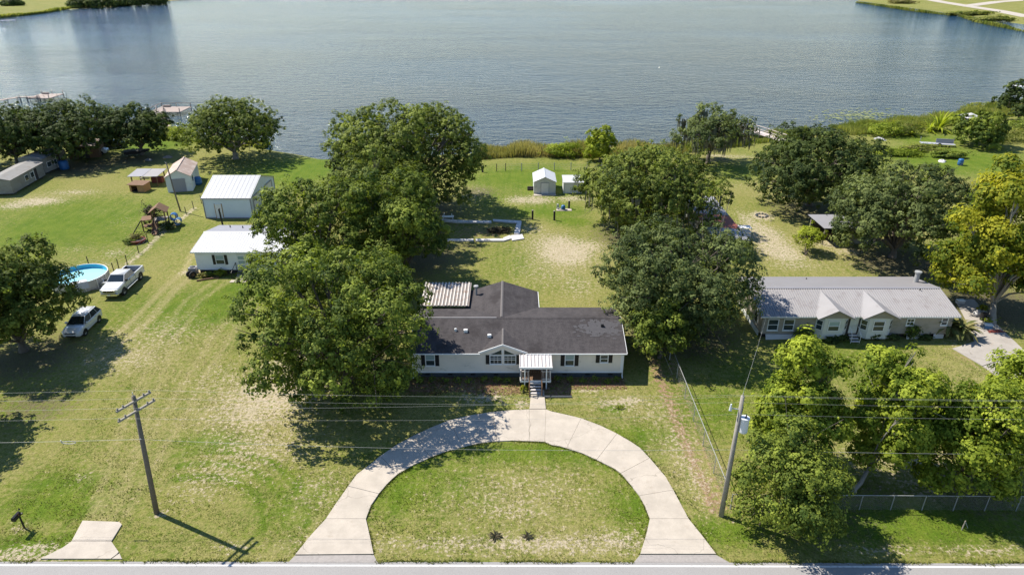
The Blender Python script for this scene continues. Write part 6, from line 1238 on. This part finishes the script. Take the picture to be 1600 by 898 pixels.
MB().add([(-1.8,-1.8,2.2),(1.8,-1.8,2.2),(1.8,1.8,2.2),(-1.8,1.8,2.2),(0,0,3.0)],[(0,1,4),(1,2,4),(2,3,4),(3,0,4),(3,2,1,0)]).build('top','white_fabric',t)
sx_, sy_ = at(1464,228); t = thing('flatbed_trailer','flat metal trailer frame on the right lawn','trailer',(sx_,sy_,0),-0.25)
MB().box(-3.0,3.0,-0.7,0.7,0.4,0.5).build('deck','metal_garage',t)
for x in (-2.9,2.9):
    MB().tube([(x,0.65,0.5),(x,0.65,1.5)],0.05,6).build('stake','metal_dull',t)
for y in (-0.75,0.75): MB().lathe([(0.1,-0.1),(0.34,-0.1),(0.36,0),(0.34,0.1),(0.1,0.1)],14,(0.2,y,0.36),'y').build('wheel','rubber',t)
MB().box(-0.2,2.8,0.5,0.6,0.5,1.3).build('mesh_side','metal_dull',t)
for px, py, sz, mt, nm, lab, ct in ((1500,258,0.9,'blue_plastic','barrel','blue barrel in the clutter above the grey green oak','barrel'),(1472,252,1.1,'white_fabric','tarp_heap','largest white heap in the clutter above the grey green oak','heap'),(1375,218,1.3,'white_fabric','tarp_heap','pale heap beside the darkest round oak','heap'),(1570,196,1.6,'roof_old_grey','tarp_heap','grey heap right of the dense round tree','heap'),(1050,236,0.8,'white_fabric','tarp_heap','white heap behind the mossy oak','heap'),(232,250,0.9,'roof_old_grey','tarp_heap','grey rubbish heap behind the open lean-to','heap'),(262,246,1.0,'wood_dock','tarp_heap','heap of pale boards on the left lakeside lawn','heap')):
    x, y = at(px, py); t = thing(nm, lab, ct, (x,y,0), random.uniform(-1,1))
    if nm == 'barrel': MB().lathe([(0.02,0),(0.4,0),(0.45,0.2),(0.45,0.9),(0.4,1.1),(0.02,1.1)],14).build('body',mt,t,smooth=True); MB().lathe([(0.455,0.5),(0.475,0.55),(0.455,0.6)],14).build('hoop','blue_pale',t)
    else:
        rs = np.random.RandomState(int(px)); n = 14; m = MB(); sz *= 0.62; prof = [(0.02,0.5*sz),(0.35*sz,0.45*sz),(0.75*sz,0.25*sz),(1.05*sz,0.0)]
        m.lathe(prof, n); m.v = [(a*(1.3+0.3*rs.rand()), b*(0.8+0.3*rs.rand()), c*(0.7+0.6*rs.rand())) for a,b,c in m.v]; m.build('sheet',mt,t)
        MB().box(-0.5*sz,0.4*sz,-0.9*sz,-0.75*sz,0,0.25*sz).build('board','wood_grey',t)
# roads on the far right bank
fr_ = [(1436,-4),(1470,3),(1520,11),(1560,17),(1610,27)]
m = MB(); c = [Vector((*at(*p),0.06)) for p in fr_]
for a, b in zip(c[:-1], c[1:]):
    u = (b-a).normalized(); s = Vector((-u.y,u.x,0))*5; m.add([a-s,b-s,b+s,a+s],[(0,1,2,3)])
c2 = [Vector((*at(*p),0.066)) for p in ((1515,9),(1560,3),(1605,0))]
for a, b in zip(c2[:-1], c2[1:]):
    u = (b-a).normalized(); s = Vector((-u.y,u.x,0))*5; m.add([a-s,b-s,b+s,a+s],[(0,1,2,3)])
far_road = m.build('far_road','concrete'); tag(far_road,'pale forked lane on the far right bank',kind='structure')

# grass growing over the edges of the drive
rs = np.random.RandomState(77); E_ = []
for poly, sgn in ((OUT, 1), (INN, -1)):
    pp = np.array([at(*p) for p in poly]); seg = np.linalg.norm(np.diff(pp, axis=0), axis=1); cc = np.concatenate([[0], np.cumsum(seg)]); n = 2600
    t = rs.uniform(0, cc[-1], n); E_.append(np.stack([np.interp(t, cc, pp[:,0])+rs.normal(scale=0.06,size=n), np.interp(t, cc, pp[:,1])+rs.normal(scale=0.06,size=n)], 1))
E_ = np.concatenate(E_); E_ = E_[~((E_[:,0] > 1.3) & (E_[:,0] < 3.0) & (E_[:,1] > 44.6))]
cl = np.sin(E_[:,0]*2.1)+np.sin(E_[:,1]*2.7+E_[:,0]); E_ = E_[cl > -0.7]
blades('edge_grass', E_[:,0], E_[:,1], np.full(len(E_), 0.0), rs.uniform(0.05,0.10,len(E_)), rs.uniform(0.04,0.09,len(E_)), 'grass_blade', 'ragged grass along the edges of the horseshoe driveway', 'grass', spread_=0.7, rs=rs)

rs = np.random.RandomState(78); n = 9000; X = rs.uniform(-44, 44, n); Y = np.array([road_edge(v) for v in X])+0.16+rs.normal(scale=0.05,size=n)+0.05*np.sin(X*1.7)
cl = np.sin(X*0.9)+np.sin(X*2.3+1)+rs.normal(scale=0.4,size=n); k = (cl > -0.8) & ~((X > -13.8) & (X < -8.4)) & ~((X > 7.4) & (X < 13.4)) & ~((X > -28.9) & (X < -23.8)); X, Y = X[k], Y[k]
blades('verge_grass', X, Y, np.full(len(X), 0.0), rs.uniform(0.05,0.14,len(X)), rs.uniform(0.04,0.09,len(X)), 'grass_blade', 'ragged grass along the edge of the asphalt road', 'grass', spread_=0.7, rs=rs)
